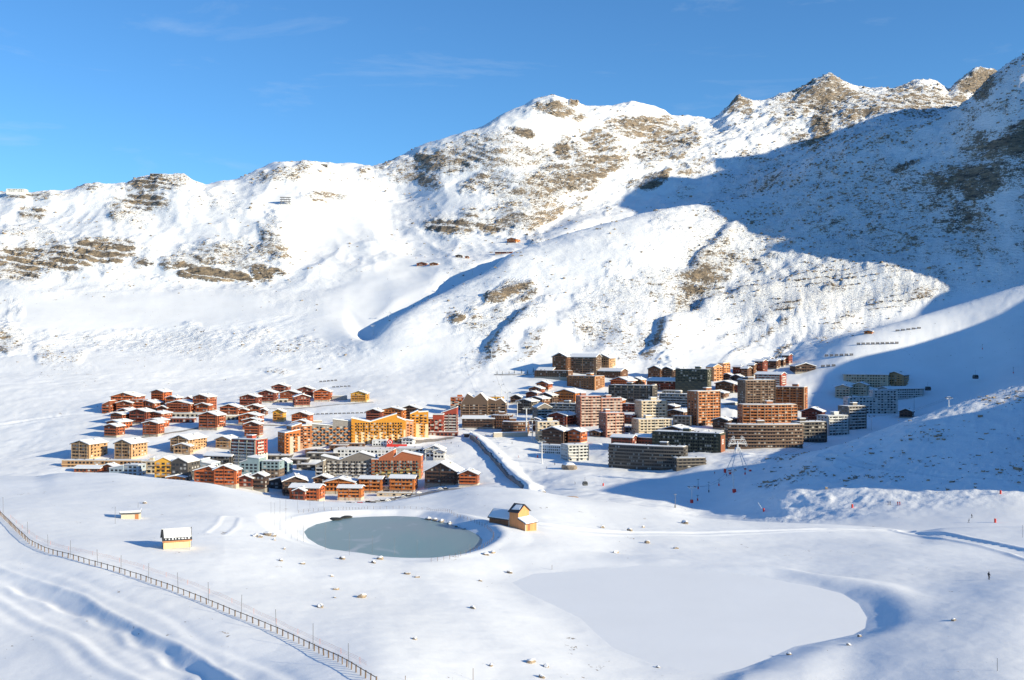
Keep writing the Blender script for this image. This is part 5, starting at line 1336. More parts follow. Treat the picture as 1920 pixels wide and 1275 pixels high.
# the orange shed with its tower, wing and annex
g = ground(985, 996); k = g.y / F
sh = empty('orange_shed', g, R(50)); tag(sh, 'orange tower shed with a lean-to and a snowy wing beside the pond', 'shed')
tw, td = 5.4, 3.6; th, tr = 34 * k, 12 * k; an = 2.9
ox = -0.2                                   # local frame: front faces right and towards the camera
def gable_y(x0, x1, y0, y1, h, rise, zb=-3):
    xm = (x0 + x1) / 2; fr = [(x0, zb), (x1, zb), (x1, h), (xm, h + rise), (x0, h)]
    vs_ = [(x, y0, z) for x, z in fr] + [(x, y1, z) for x, z in fr]
    mb = MB(); mb.add(vs_, [(0, 1, 2, 3, 4), (9, 8, 7, 6, 5)] + [(i, i + 5, (i + 1) % 5 + 5, (i + 1) % 5) for i in range(5)]); return mb
def roof_y(x0, x1, y0, y1, h, rise, over, t0, t1, trim=0.0):
    xm = (x0 + x1) / 2; s_ = rise / (xm - x0); mb = MB()
    for sg in (-1, 1):
        xe = (x0 - over + trim) if sg < 0 else (x1 + over - trim); ze = h - (over - trim) * s_
        vs_ = [(xe, y0, ze + t0), (xm, y0, h + rise + t0), (xm, y1, h + rise + t0), (xe, y1, ze + t0), (xe, y0, ze + t1), (xm, y0, h + rise + t1), (xm, y1, h + rise + t1), (xe, y1, ze + t1)]
        fs = [(3, 2, 1, 0), (4, 5, 6, 7), (0, 1, 5, 4), (1, 2, 6, 5), (2, 3, 7, 6), (3, 0, 4, 7)]
        if sg > 0: fs = [f[::-1] for f in fs]
        mb.add(vs_, fs)
    return mb
T0, T1 = an, an + td
gable_y(0, tw, T0, T1, th, tr).build('tower', ORW, sh)
rf = roof_y(0, tw, T0 - .5, T1 + .3, th, tr, .45, .03, .25).build('tower_roof', SLATE, sh)
b = MB()
s_ = tr / (tw / 2)
b.add([(0.5, T0 - .1, th + .5 * s_ + .27), (tw / 2 - .3, T0 + .1, th + tr - .3 * s_ + .27), (tw / 2 - .5, T1 - .9, th + tr - .5 * s_ + .27), (0.35, T1 - .5, th + .35 * s_ + .27), (1.0, T0 + .4, th + 1.0 * s_ + .36), (1.0, T1 - 1.0, th + 1.0 * s_ + .36)],
      [(0, 1, 4), (1, 2, 5, 4), (2, 3, 5), (3, 0, 4, 5)])
b.build('snow_patch', SNOW, rf)
wl_, wh, wr = 8.6, 18 * k, 12 * k
gable_y(0.25, tw - .4, T1, T1 + wl_, wh, wr).build('wing', ORD, sh)
b = MB(); b.box(0.12, 0.24, T1, T1 + wl_, 0.9, 1.5 * wh / 2 + .3); b.build('boarding', BROWN, sh)
rf = roof_y(0.25, tw - .4, T1 + .02, T1 + wl_ + .5, wh, wr, .5, .03, .25).build('wing_roof', SLATE, sh)
roof_y(0.25, tw - .4, T1 + .1, T1 + wl_ + .1, wh, wr, .5, .26, .5, .12).build('snow_cover', SNOW, rf)
ah0, ah1 = 14 * k, 21 * k
b = MB(); vs_ = [(0, 0, -3), (tw, 0, -3), (tw, T0 - .01, -3), (0, T0 - .01, -3), (0, 0, ah0), (tw, 0, ah0), (tw, T0 - .01, ah1), (0, T0 - .01, ah1)]
b.add(vs_, [(3, 2, 1, 0), (4, 5, 6, 7), (0, 1, 5, 4), (1, 2, 6, 5), (2, 3, 7, 6), (3, 0, 4, 7)]); b.build('annex', ORW, sh)
b = MB(); slope_slab(b, -.4, tw + .4, ((-.55, ah0 - .55 * (ah1 - ah0) / T0), (T0 - .02, ah1)), .03, .22); rf = b.build('annex_roof', SLATE, sh)
b = MB(); slope_slab(b, -.3, tw + .3, ((-.5, ah0 - .5 * (ah1 - ah0) / T0), (T0 - .1, ah1)), .23, .55); b.build('snow_cover', SNOW, rf)
for x, y in ((-.05, -.05), (tw + .05, -.05), (-.06, T1 + .1)):
    b = MB(); b.box(x - .13, x + .13, y - .13, y + .13, -1, ah0 - .1 if y < 1 else wh + .3); b.build('pale_corner_post', PALE, sh)
b = MB(); b.box(1.2, 2.3, -.09, -.02, 0, 2.0); b.build('door', BROWN, sh)

# hut sunk in the snow
g = ground(245, 973); k = g.y / F
h2 = empty('sunken_hut', g, R(16)); tag(h2, 'low pale hut sunk in the snow with a flat roof and brown door', 'hut')
b = MB(); b.box(-17 * k, 17 * k, 0, 5, -3, 10 * k); b.build('wall', PALE, h2)
b = MB(); b.box(-20 * k, 18 * k, -.6, 5.4, 10 * k + .01, 12 * k); rf = b.build('roof', DMETAL, h2)
b = MB(); b.box(-19 * k, 17.6 * k, -.3, 5.2, 12 * k + .01, 15.5 * k); b.build('snow_cover', SNOW, rf)
b = MB(); b.box(8 * k, 14 * k, -.08, .02, -1, 8.5 * k); b.build('door', ORD, h2)

# ------------------------------------------------------------------ wooden fence, poles and net in the near left
ORD_ = 'first second third fourth fifth sixth seventh eighth ninth tenth eleventh twelfth thirteenth fourteenth fifteenth sixteenth seventeenth eighteenth nineteenth twentieth'.split()
FENCE_PX = [(-14, 955), (2, 968), (17, 983), (37, 1003), (55, 1020), (82, 1034), (108, 1042), (133, 1048), (172, 1060), (217, 1072), (255, 1084), (295, 1098), (337, 1113), (380, 1130), (423, 1148), (470, 1167), (520, 1188), (555, 1204), (590, 1221), (627, 1238), (660, 1256), (692, 1276), (715, 1290)]
FP = [ground(a, c) for a, c in FENCE_PX]
def resample(P, step):
    out = [P[0].copy()]; acc = 0.0
    for a, c in zip(P, P[1:]):
        L_ = (c - a).length; t = step - acc
        while t <= L_:
            out.append(a.lerp(c, t / L_)); t += step
        acc = L_ - (t - step)
    return out
fpts = resample(FP, 2.15)
wf = empty('wooden_fence', fpts[0]); tag(wf, 'long post and rail wooden fence running down the near left snow slope', 'fence')
POSTW = timber((0.17, 0.115, 0.075)); RAILW = timber((0.06, 0.045, 0.036))
b = MB(); b.prism([(-.085, -.085), (.085, -.085), (.085, .085), (-.085, .085)], -1.2, 1.22); pm = b.mesh('post', POSTW)
tops = []
for i, p in enumerate(fpts):
    z = hz(p.x, p.y)
    o = link_mesh('post', pm, wf, Vector((p.x, p.y, z)) - fpts[0]); o.rotation_euler = (R(random.uniform(-3, 3)), R(random.uniform(-3, 3)), random.random())
    tops.append(Vector((p.x, p.y, z + 1.10)) - fpts[0])
for a, c in zip(tops, tops[1:]):
    b = MB(); b.tube([a, c], .065, 5); b.build('rail', RAILW, wf)
# tall marker poles beside the fence
POLES = [(6, 962, 30), (52, 1000, 22), (90, 1024, 22), (132, 1045, 32), (183, 1060, 30), (227, 1073, 32), (278, 1090, 34), (334, 1112, 39), (391, 1131, 40), (452, 1158, 43), (518, 1186, 44), (587, 1217, 48), (654, 1252, 46)]
for i, (px_, py_, hp) in enumerate(POLES):
    g = ground(px_, py_); kk = g.y / F
    b = MB(); b.tube([(0, 0, -1), (0, 0, hp * kk)], .05, 5)
    pl = b.build('marker_pole', GREYP, None, g); pl.rotation_euler = (R(random.uniform(-2, 2)), R(random.uniform(-2, 2)), 0)
    tag(pl, f'{ORD_[i]} thin gray marker pole along the wooden fence, counted from the left edge', 'marker pole', 'marker poles along the wooden fence')
for px_, py_, hp, lb in [(887, 1275, 22, 'short brown stake at the bottom edge near the frozen lake'), (760, 1275, 8, 'stub of a dark stake at the bottom edge'), (1870, 1258, 24, 'thin stake in the bottom right corner'), (1917, 1008, 24, 'yellowish pole at the right edge by the pisted track'), (1035, 1068, 9, 'short red topped stake near the frozen lake inlet'),
                         (216, 982, 32, 'tall thin pole just left of the sunken hut'), (259, 966, 24, 'tall thin pole behind the sunken hut'), (787, 936, 10, 'thin pole on the snow in front of the parked cars')]:
    g = ground(px_, py_, 400 if py_ < 1000 else None); kk = g.y / F
    b = MB(); b.tube([(0, 0, -1), (0, 0, hp * kk)], .05, 5)
    tag(b.build('marker_pole', POSTW if hp < 23 else GREYP, None, g), lb, 'marker pole')
NET_PX = [(20, 972), (45, 994), (70, 1012), (105, 1026), (150, 1037), (210, 1050), (260, 1064), (320, 1084), (380, 1107), (450, 1137), (520, 1170), (590, 1203), (640, 1226), (690, 1252)]
NP = [ground(a, c) for a, c in NET_PX]
nt_ = empty('safety_net', NP[0]); tag(nt_, 'faded orange rope net stretched along the snow behind the wooden fence', 'safety net')
np_ = resample(NP, 3.0)
b = MB()
for h_ in (0.35, 0.6, 0.85): b.tube([Vector((p.x, p.y, hz(p.x, p.y) + h_ + .06 * math.sin(i * 1.7))) - NP[0] for i, p in enumerate(np_)], .014, 4)
b.build('rope', ORANGE, nt_)
b = MB(); b.tube([(0, 0, -.5), (0, 0, 1.0)], .022, 4); pm = b.mesh('stake', ORANGE)
for p in np_[::3]: link_mesh('stake', pm, nt_, Vector((p.x, p.y, hz(p.x, p.y))) - NP[0])

# ------------------------------------------------------------------ around the pond
PP = [(508, 983, 42), (515, 987, 45), (525, 994, 58), (536, 1001, 66), (546, 1010, 42), (558, 1014, 38), (569, 1016, 32), (558, 958, 32), (581, 957, 32), (607, 957, 32), (610, 1031, 49), (655, 1041, 42), (698, 1046, 42), (740, 1050, 42), (782, 1053, 42), (881, 1037, 17), (860, 1045, 13), (843, 1049, 10)]
for i, (px_, py_, hp) in enumerate(PP):
    g = ground(px_, py_, 310 if py_ > 990 else 380); kk = g.y / F
    b = MB(); b.tube([(0, 0, -1), (0, 0, hp * kk)], .035, 5)
    pl = b.build('net_pole', GREYP, None, g)
    where = 'on the left bank' if i < 7 else 'behind the pond' if i < 10 else 'on the near shore' if i < 15 else 'on the near right shore'
    n_ = i if i < 7 else i - 7 if i < 10 else i - 10 if i < 15 else i - 15
    tag(pl, f'{ORD_[n_]} slender net pole from the left {where} of the pond', 'net pole', 'net poles round the pond')
RING = [(560, 962), (600, 958), (640, 957), (690, 955), (745, 954), (800, 957), (850, 966), (890, 980), (915, 992), (926, 1003), (924, 1014), (908, 1026), (880, 1038), (840, 1049), (800, 1055)]
RP = resample([ground(a, c, 400 if c < 985 else 330) for a, c in RING], 2.4)
pf = empty('pond_fence', RP[0]); tag(pf, 'low post and wire fence curving round the back and right of the pond', 'fence')
b = MB(); b.tube([(0, 0, -1), (0, 0, 1.15)], .05, 5); pm = b.mesh('post', POSTW)
for p in RP: link_mesh('post', pm, pf, Vector((p.x, p.y, hz(p.x, p.y))) - RP[0])
for h_ in (0.55, 1.05):
    b = MB(); b.tube([Vector((p.x, p.y, hz(p.x, p.y) + h_)) - RP[0] for p in RP], .012, 4); b.build('wire', GREYP, pf)
LINER = paint((0.03, 0.032, 0.03), 0.7, 0.3, 2.0, name='liner')
def boulder(name, px_, py_, wpx, lb, near=None, mat=None, hfac=0.7, group=None, cat='rock', seed=0, sink=0.32):
    g = ground(px_, py_, near); r = wpx * g.y / F / 2
    gg = np.random.default_rng(int(px_ * 7 + py_) + seed)
    import bmesh
    bm = bmesh.new(); bmesh.ops.create_icosphere(bm, subdivisions=2, radius=1.0)
    dirs = gg.normal(size=(7, 3)); dirs /= np.linalg.norm(dirs, axis=1)[:, None]; cut = 0.55 + 0.35 * gg.random(7)
    for v in bm.verts:
        c = np.array(v.co)
        for d_, cc in zip(dirs, cut):
            e = c @ d_ - cc
            if e > 0: c = c - d_ * e * 0.92
        c *= 1 + gg.normal() * 0.045
        v.co = (c[0] * r * 1.25, c[1] * r * (0.8 + 0.1), c[2] * r * hfac * 1.2)
    me_ = bpy.data.meshes.new(name); bm.to_mesh(me_); bm.free(); me_.materials.append(mat)
    o = link_mesh(name, me_, None, g + Vector((0, r * .4, r * hfac * (1 - sink * 2) * 0.7))); o.rotation_euler = (0, 0, gg.random() * 6)
    return tag(o, lb, cat, group)
MBF = boulder_mat('field_rock', 0.9, 0.60)
MBV = boulder_mat('valley_rock', 0.25, 0.62)
for px_, py_, wp, lb in [(478, 1006, 12, 'darkest low rock at the left of the boulder pile by the pond'), (487, 1008, 10, 'small snow capped rock in the boulder pile by the pond'), (500, 1004, 17, 'largest tan boulder of the pile by the pond'), (512, 1006, 13, 'tan boulder at the right of the pile by the pond'), (514, 1013, 8, 'flat rock below the boulder pile by the pond'),
        (526, 1052, 9, 'brown rock alone on the snow below the boulder pile'), (567, 1058, 9, 'second brown rock on the snow, nearer the pond shore'), (532, 1030, 7, 'flat gray stone between the boulder pile and the pond poles'), (622, 1081, 7, 'small dark stone halfway between pond and lower boulders'), (630, 1106, 11, 'dark brown boulder above the snow capped one on the bare slope'),
        (627, 1121, 6, 'small brown stone under the dark brown boulder'), (599, 1139, 17, 'wide low rock with a snow cap on the middle slope'), (678, 1121, 17, 'big snow covered boulder on the middle slope'), (887, 1141, 13, 'tan block left of the frozen lake'), (777, 1199, 11, 'brown stone low on the slope left of the lake'), (996, 1243, 19, 'snow heaped boulder at the lower left lake shore'), (1024, 1251, 12, 'small snowy boulder beside the snow heaped one'),
        (1016, 1271, 14, 'snowy rock at the bottom edge under the lake shore boulders'), (920, 1249, 10, 'brown stone at the bottom left of the lake'), (1234, 1252, 8, 'dark stone on the near lake shore'), (1155, 1037, 11, 'lone brown rock between shed and frozen lake'), (1268, 1029, 9, 'pale rock on the snow behind the lake'), (1130, 990, 10, 'left of the two flat rocks under the path'), (1181, 995, 11, 'right of the two flat rocks under the path'), (1206, 989, 7, 'little stone above the path rocks'), (1214, 1019, 11, 'dark ledge stone near the stream outlet'),
        (1284, 982, 14, 'snowy ledge rock on the far crest right of the shed'), (1789, 1164, 10, 'small dark rock on the right snow dune'), (1612, 1194, 8, 'little stone on the right lake shore'), (1592, 1210, 9, 'white capped stone below the right lake shore'), (1480, 1228, 9, 'small rock on the snow tongue at the near lake side'), (271, 944, 10, 'small brown rock on the hill behind the sunken hut'), (911, 1041, 12, 'rubble rock at the right end of the pond'),
        (924, 1037, 10, 'second rubble rock at the right end of the pond'), (955, 1075, 11, 'rock at the gully left of the lake'), (764, 1077, 13, 'snowy rock on the slope below the pond'), (782, 1083, 9, 'small rock right of the snowy rock below the pond'), (700, 1056, 10, 'snow covered stone on the near pond shore'), (641, 1049, 12, 'snow covered stone at the near left pond shore'), (712, 1049, 15, 'flat snowy boulder touching the near pond water'),
        (900, 1090, 7, 'small stone between pond and lake gully')]:
    boulder('rock', px_, py_, wp, lb, None, MBF, group='rocks on the near snowfields')
for px_, py_, wp, lb in [(1068, 880, 26, 'huge snow capped boulder below the gray and white block'), (1017, 926, 16, 'tan boulder at the foot of the toboggan banks')]:
    boulder('boulder', px_, py_, wp, lb, 850, MBV, 0.75, cat='boulder')
for px_, py_, wp, lb in [(628, 975, 26, 'black liner hump at the back left of the pond'), (648, 971, 22, 'second black liner hump behind the pond water')]:
    boulder('liner_hump', px_, py_, wp, lb, 380, LINER, 0.22, cat='liner hump')
for i, (px_, py_, wp) in enumerate([(802, 975, 14), (815, 976, 12), (828, 979, 13), (843, 983, 12), (858, 988, 11), (870, 993, 9)]):
    boulder('bank_rock', px_, py_, wp, f'{ORD_[i]} dark rock from the left along the shaded far bank of the pond', 370, MBF, 0.6, 'rocks on the far bank of the pond')

# ------------------------------------------------------------------ ski lifts
STEEL = paint((0.60, 0.61, 0.62), 0.45, 0.1, name='steel_white'); CABLE = paint((0.03, 0.03, 0.03), 0.5, 0.1, name='cable'); SEAT = paint((0.05, 0.05, 0.055), 0.6, 0.1, name='seat')
def pylon(px_, py_, hp, armpx, lb, near, red=False, lean=0.0, mat=None, yaw=10, cat='lift pylon', grp='lift pylons'):
    g = ground(px_, py_, near); k = g.y / F; H = hp * k; A = armpx * k / 2; mat = mat or STEEL
    root = empty('lift_pylon', g, R(yaw)); tag(root, lb, cat, grp); root.rotation_euler = (0, R(lean), R(yaw))
    r0 = max(.32, H * .026)
    b = MB(); b.tube([(0, 0, -2), (0, 0, H * .5), (0, 0, H)], [r0 * 1.25, r0, r0 * .8], 8); b.build('column', mat, root)
    b = MB(); b.box(-A, A, -.25, .25, H - .5, H - .05); b.build('crossarm', mat, root)
    for sx in (-1, 1):
        b = MB(); b.box(sx * A - .22, sx * A + .22, -2.2, 2.2, H - .04, H + .32)
        st = b.build('sheave_train', mat, root)
        for j in range(4):
            y = -1.7 + j * 1.13; b = MB(); b.tube([(sx * A - .14, y, H + .45), (sx * A + .14, y, H + .45)], .36, 8); b.build('sheave', SEAT, st)
        b = MB(); b.tube([(sx * A * .6, 0, H - .1), (sx * A * .6, 0, H + 1.3)], .09, 5); b.build('service_frame', mat, root)
    b = MB(); b.box(-A * .7, A * .7, -.08, .08, H + 1.2, H + 1.35); b.build('service_rail', mat, root)
    if red:
        b = MB(); b.box(-r0 * 2.6, r0 * 2.6, -r0 * 2.6, r0 * 2.6, -.2, 2.2); b.build('red_pad', RED, root)
    return root, A, H
def wire(a, c, sag):
    a, c = Vector(a), Vector(c); return [a.lerp(c, t / 14) - Vector((0, 0, sag * 4 * (t / 14) * (1 - t / 14))) for t in range(15)]
def cable(pyl, lb, sag=2.5):
    root = empty('lift_cable', pyl[0][0].location); tag(root, lb, 'lift cable'); ends = []
    for sx in (-1, 1):
        pts = []
        for (r, A, H) in pyl:
            m_ = Matrix.Translation(r.location) @ r.rotation_euler.to_matrix().to_4x4()
            pts.append(m_ @ Vector((sx * A, 0, H + .84)))
        full = []
        for a, c in zip(pts, pts[1:]): full += wire(a, c, sag)[(1 if full else 0):]
        b = MB(); b.tube([p - root.location for p in full], .05, 4); b.build('cable', CABLE, root); ends.append(full)
    return ends
def chair(p, lb, yaw=0.0):
    root = empty('chairlift_chair', p, yaw); tag(root, lb, 'lift chair', 'chairs on the lift')
    b = MB(); b.tube([(0, 0, -.05), (0, .1, -1.4), (0, .1, -2.6)], .06, 5); b.build('hanger', DMETAL, root)
    b = MB(); b.box(-1.5, 1.5, -.3, .35, -3.45, -3.25); b.build('seat', SEAT, root)
    b = MB(); b.box(-1.5, 1.5, .36, .46, -3.3, -2.5); b.build('backrest', SEAT, root)
    b = MB(); b.tube([(-1.5, .4, -2.6), (1.5, .4, -2.6)], .05, 5); b.tube([(-1.5, -.5, -3.0), (1.5, -.5, -3.0)], .04, 5); b.build('safety_bar', METAL, root)
L1 = [pylon(1016, 869, 41, 14, 'nearest tall white lift pylon on the open piste', 950), pylon(998, 826, 38, 14, 'second white lift pylon from the piste, beside the cream block', 1050), pylon(987, 818, 52, 14, 'tallest white lift pylon in front of the round brown block', 1060),
      pylon(970, 781, 26, 13, 'white lift pylon half hidden behind the brown blocks', 1170), pylon(952, 766, 30, 10, 'plain white lift pylon beside the pointed peaks block', 1220), pylon(940, 741, 20, 9, 'small pylon at the foot of the dark rocky rib', 1290), pylon(922, 672, 19, 8, 'small pylon on the snow above the dark rocky rib', 1450)]
C1 = cable(L1, 'double chairlift cable climbing from the piste past the brown blocks')
for side, i_, lb in [(1, 7, 'chair hanging over the piste right of the nearest white pylon'), (0, 9, 'chair hanging left of the second white pylon'), (1, 22, 'chair hanging near the tallest white pylon'), (0, 33, 'chair hanging over the brown block roofs'), (1, 47, 'chair hanging high beside the plain white pylon')]:
    chair(C1[side][i_], lb, R(20))
L2 = [pylon(1297, 943, 29, 12, 'red padded pylon in the shaded valley', 760, True), pylon(1377, 923, 40, 12, 'leaning red padded pylon in the shaded valley', 790, True, -6), pylon(1634, 807, 26, 10, 'sunlit white pylon on the edge of the rocky knoll', 860), pylon(1779, 763, 16, 9, 'small white pylon on the skyline of the rocky knoll', 850)]
cable(L2, 'thin chairlift cable over the shaded valley and the rocky knoll', 4)
for px_, py_, hp, lb in [(728, 601, 15, 'upper of two small pylons in the shaded gully'), (700, 628, 17, 'lower of two small pylons in the shaded gully'), (866, 506, 12, 'tiny pylon below the mountain restaurants'), (886, 516, 13, 'tiny pylon on the edge of the middle ridge'), (895, 557, 13, 'tiny pylon above the tan rock band')]:
    pylon(px_, py_, hp, 9, lb, 1800)
for px_, py_, hp, lb in [(1309, 917, 19, 'drag lift mast with a bent top in the valley shade'), (1329, 923, 20, 'drag lift mast right of the bent one'), (1308, 939, 11, 'short red based mast beside the red padded pylon'), (1348, 911, 12, 'short mast between the two padded pylons'), (1397, 890, 13, 'short mast above the leaning padded pylon'), (1266, 952, 26, 'white topped mast at the crest of the near hill'), (1714, 774, 32, 'tall dark mast beside the small dark cabin'), (1842, 655, 10, 'dark mast on the shaded upper piste'), (1900, 700, 12, 'dark mast near the right edge in shade')]:
    g = ground(px_, py_, 1000 if px_ > 1500 else 740); k = g.y / F
    root = empty('drag_lift_mast', g, .3); tag(root, lb, 'lift mast', 'drag lift masts')
    b = MB(); b.tube([(0, 0, -1), (0, 0, hp * k)], [.22, .14], 6); b.build('column', GREYP, root)
    b = MB(); b.box(-1.1, 1.1, -.1, .1, hp * k - .5, hp * k - .25); b.build('crossarm', GREYP, root)
    b = MB(); b.box(-.35, .35, -.35, .35, 0, 1.6); b.build('pad', RED if hp < 20 else GREYP, root)
# splayed-leg tower with a crown of wheels
g = ground(1383, 886, 850); k = g.y / F
pt = empty('gondola_tower', g, R(12)); tag(pt, 'white lift tower on four splayed legs with a crown of wheels', 'lift tower'); H = 66 * k
for sx in (-1, 1):
    for sy in (-1, 1):
        b = MB(); b.tube([(sx * 8.5, sy * 5, -2), (sx * 2.6, sy * 1.7, H * .5), (sx * 1.1, sy * .9, H * .72)], [.2, .24, .4], 7); lg = b.build('leg', STEEL, pt)
        b = MB(); b.box(sx * 8.0 - .7, sx * 8.0 + .7, sy * 4.7 - .7, sy * 4.7 + .7, -.5, 2.4); b.build('red_pad', RED, lg)
b = MB(); b.tube([(0, 0, H * .66), (0, 0, H * .9)], [.7, .5], 8); b.build('head', STEEL, pt)
b = MB(); b.box(-6.5, 6.5, -.25, .25, H * .82, H * .84); b.box(-5, 5, -.2, .2, H * .93, H * .945); b.build('crossarm', STEEL, pt)
for sx in (-1, 1):
    for j, (x, z) in enumerate([(6.3, .84), (5.4, .9), (4.4, .97), (3.2, 1.0), (6.9, .78)]):
        b = MB()
        ring = [(sx * x + 1.0 * math.cos(t * math.pi / 4) * .8, 0, H * z + 1.0 * math.sin(t * math.pi / 4)) for t in range(9)]
        b.tube(ring, .16, 5); b.build('wheel', STEEL, pt)
        b = MB(); b.tube([(sx * x, -.1, H * z), (sx * 1.0, 0, H * .82)], .15, 5); b.build('strut', STEEL, pt)
def cabin(px_, py_, wp, lb, near):
    g = ground(px_, py_ + wp * 0.9, near); k = g.y / F; w = wp * k
    root = empty('gondola_cabin', g + Vector((0, 0, w * 1.0)), .3); tag(root, lb, 'gondola cabin', 'gondola cabins')
    b = MB(); sec = [(-.5, 0), (.5, 0), (.58, .45), (.42, .92), (-.42, .92), (-.58, .45)]
    vs_ = [(x * w, -w * .4, z * w) for x, z in sec] + [(x * w, w * .4, z * w) for x, z in sec]
    b.add(vs_, [tuple(range(6)), tuple(range(11, 5, -1))] + [(i, i + 6, (i + 1) % 6 + 6, (i + 1) % 6) for i in range(6)]); b.build('body', DMETAL, root)
    b = MB(); b.box(-w * .46, w * .46, -w * .42, w * .42, w * .45, w * .78); b.build('window', GLASS, root)
    b = MB(); b.tube([(0, 0, w * .9), (0, w * .1, w * 1.5), (0, 0, w * 2.0)], .12, 5); b.build('hanger', DMETAL, root)
cabin(1097, 911, 8, 'dark gondola cabin hanging over the lit edge of the valley', 780)
cabin(1740, 733, 8, 'dark gondola cabin over the shaded right piste', 1240)
cabin(1829, 711, 8, 'dark gondola cabin farther up the shaded right piste', 1260)
# snow guns: lance on a red padded base
for px_, py_, hp, ln, lb in [(1131, 911, 20, -14, 'snow lance with a red pad at the edge of the valley shade'), (1432, 959, 20, -32, 'leaning snow lance with a red pad below the rocky knoll'), (1008, 858, 12, -10, 'small snow lance with a red pad left of the nearest white pylon'), (1598, 952, 8, 0, 'red padded post on the right piste'), (1876, 926, 8, 0, 'red padded post near the right edge'), (1866, 980, 10, 0, 'red slalom post near the right edge')]:
    g = ground(px_, py_, 900 if px_ < 1200 else 620); k = g.y / F
    root = empty('snow_lance', g, 0); tag(root, lb, 'snow gun', 'snow guns on the pistes')
    b = MB(); b.tube([(0, 0, 0), (math.sin(R(ln)) * hp * k, 0, math.cos(R(ln)) * hp * k)], .1, 6); b.build('lance', STEEL, root)
    b = MB(); b.prism([(math.cos(t * .785) * .55, math.sin(t * .785) * .55) for t in range(8)], -.6, 2.0); b.build('red_pad', RED, root)

# conveyor-lift wall along the embankment, with its end hut
cw = [ground(a, c, 950) for a, c in [(883, 819), (900, 833), (919, 852), (939, 874), (959, 895), (984, 917)]]
root = empty('conveyor_lift', cw[0]); tag(root, 'straight covered conveyor lift on a snow bank beside a blue shaded trench', 'conveyor lift')
cpts = resample(cw, 9.0)
for a, c in zip(cpts, cpts[1:]):
    A = Vector((a.x, a.y, hz(a.x, a.y))) - cw[0]; B_ = Vector((c.x, c.y, hz(c.x, c.y))) - cw[0]
    d_ = (B_ - A); n_ = Vector((d_.y, -d_.x, 0)).normalized() * 1.3
    b = MB(); vs_ = [tuple(A + n_ - Vector((0, 0, 3))), tuple(B_ + n_ - Vector((0, 0, 3))), tuple(B_ - n_ - Vector((0, 0, 3))), tuple(A - n_ - Vector((0, 0, 3)))]
    vs_ += [(x, y, z + 4.6) for x, y, z in vs_]
    b.add(vs_, [(3, 2, 1, 0), (4, 5, 6, 7), (0, 1, 5, 4), (1, 2, 6, 5), (2, 3, 7, 6), (3, 0, 4, 7)]); b.build('tunnel_section', GREYP, root)
g = ground(877, 818, 1000)
r = chalet('lift_hut', g, R(-10), 6, 4, 2.4, 1.2, 'dark', 'x', base=False, rs=random.Random(2)); tag(r, 'small dark hut at the top of the conveyor lift', 'hut')

# lattice station on the ridge
g = ground(535, 383, 2350); k = g.y / F
root = empty('lattice_frame', g, .2); tag(root, 'steel lattice lift frame on a snowy shoulder of the left ridge', 'lift frame')
for sx in (-1, 1):
    for sy in (-1, 1):
        b = MB(); b.tube([(sx * 9 * k, sy * 5, -2), (sx * 6 * k, sy * 4, 13 * k)], .45, 5); b.build('leg', GREYP, root)
for z in (5, 9, 13):
    b = MB(); b.box(-10 * k, 10 * k, -4.5, 4.5, z * k - .5, z * k + .3); b.build('beam', GREYP, root)
for sx in (-1, 1): b = MB(); b.tube([(sx * 9 * k, -5, 0), (-sx * 6 * k, -4, 13 * k)], .35, 5); b.build('brace', GREYP, root)

# ------------------------------------------------------------------ avalanche fences: rows of slatted panels
PANEL = paint((0.07, 0.065, 0.065), 0.8, 0.2, name='panel')
def snow_fence(x0, y0, x1, y1, n, hp, lb, near):
    P = [ground(x0 + (x1 - x0) * (i + .5) / n, y0 + (y1 - y0) * (i + .5) / n, near) for i in range(n)]
    k = P[0].y / F; wd = abs(x1 - x0) / n * k * .72
    root = empty('snow_fence', P[0]); tag(root, lb, 'snow fence', 'avalanche fences')
    b = MB()
    for j in range(4): b.box(-wd / 2, wd / 2, -.12, .12, .4 + j * hp * k / 4, .4 + j * hp * k / 4 + hp * k * .19)
    for sx in (-.35, .35): b.box(sx * wd - .12, sx * wd + .12, .13, .35, -1.5, .4 + hp * k)
    pm = b.mesh('panel', PANEL)
    for p in P: link_mesh('panel', pm, root, p - P[0])
snow_fence(1605, 647, 1686, 645, 9, 4, 'longest row of dark snow fences on the lit hump', 1420)
snow_fence(1545, 669, 1601, 667, 6, 4, 'middle row of dark snow fences below the longest one', 1420)
snow_fence(1538, 689, 1568, 687, 3, 4, 'shortest row of dark snow fences, above the barn like chalet', 1400)
snow_fence(1678, 622, 1728, 616, 5, 3, 'faint upper row of snow fences near the top of the hump', 1440)
snow_fence(598, 717, 633, 714, 5, 2.2, 'thin snow fence row above the bright red chalet', 1390)
snow_fence(622, 727, 658, 725, 5, 2.0, 'thin snow fence row just above the oval retaining wall', 1350)
snow_fence(584, 778, 690, 775, 13, 2.0, 'long thin snow fence row behind the dotted gray front', 1180)

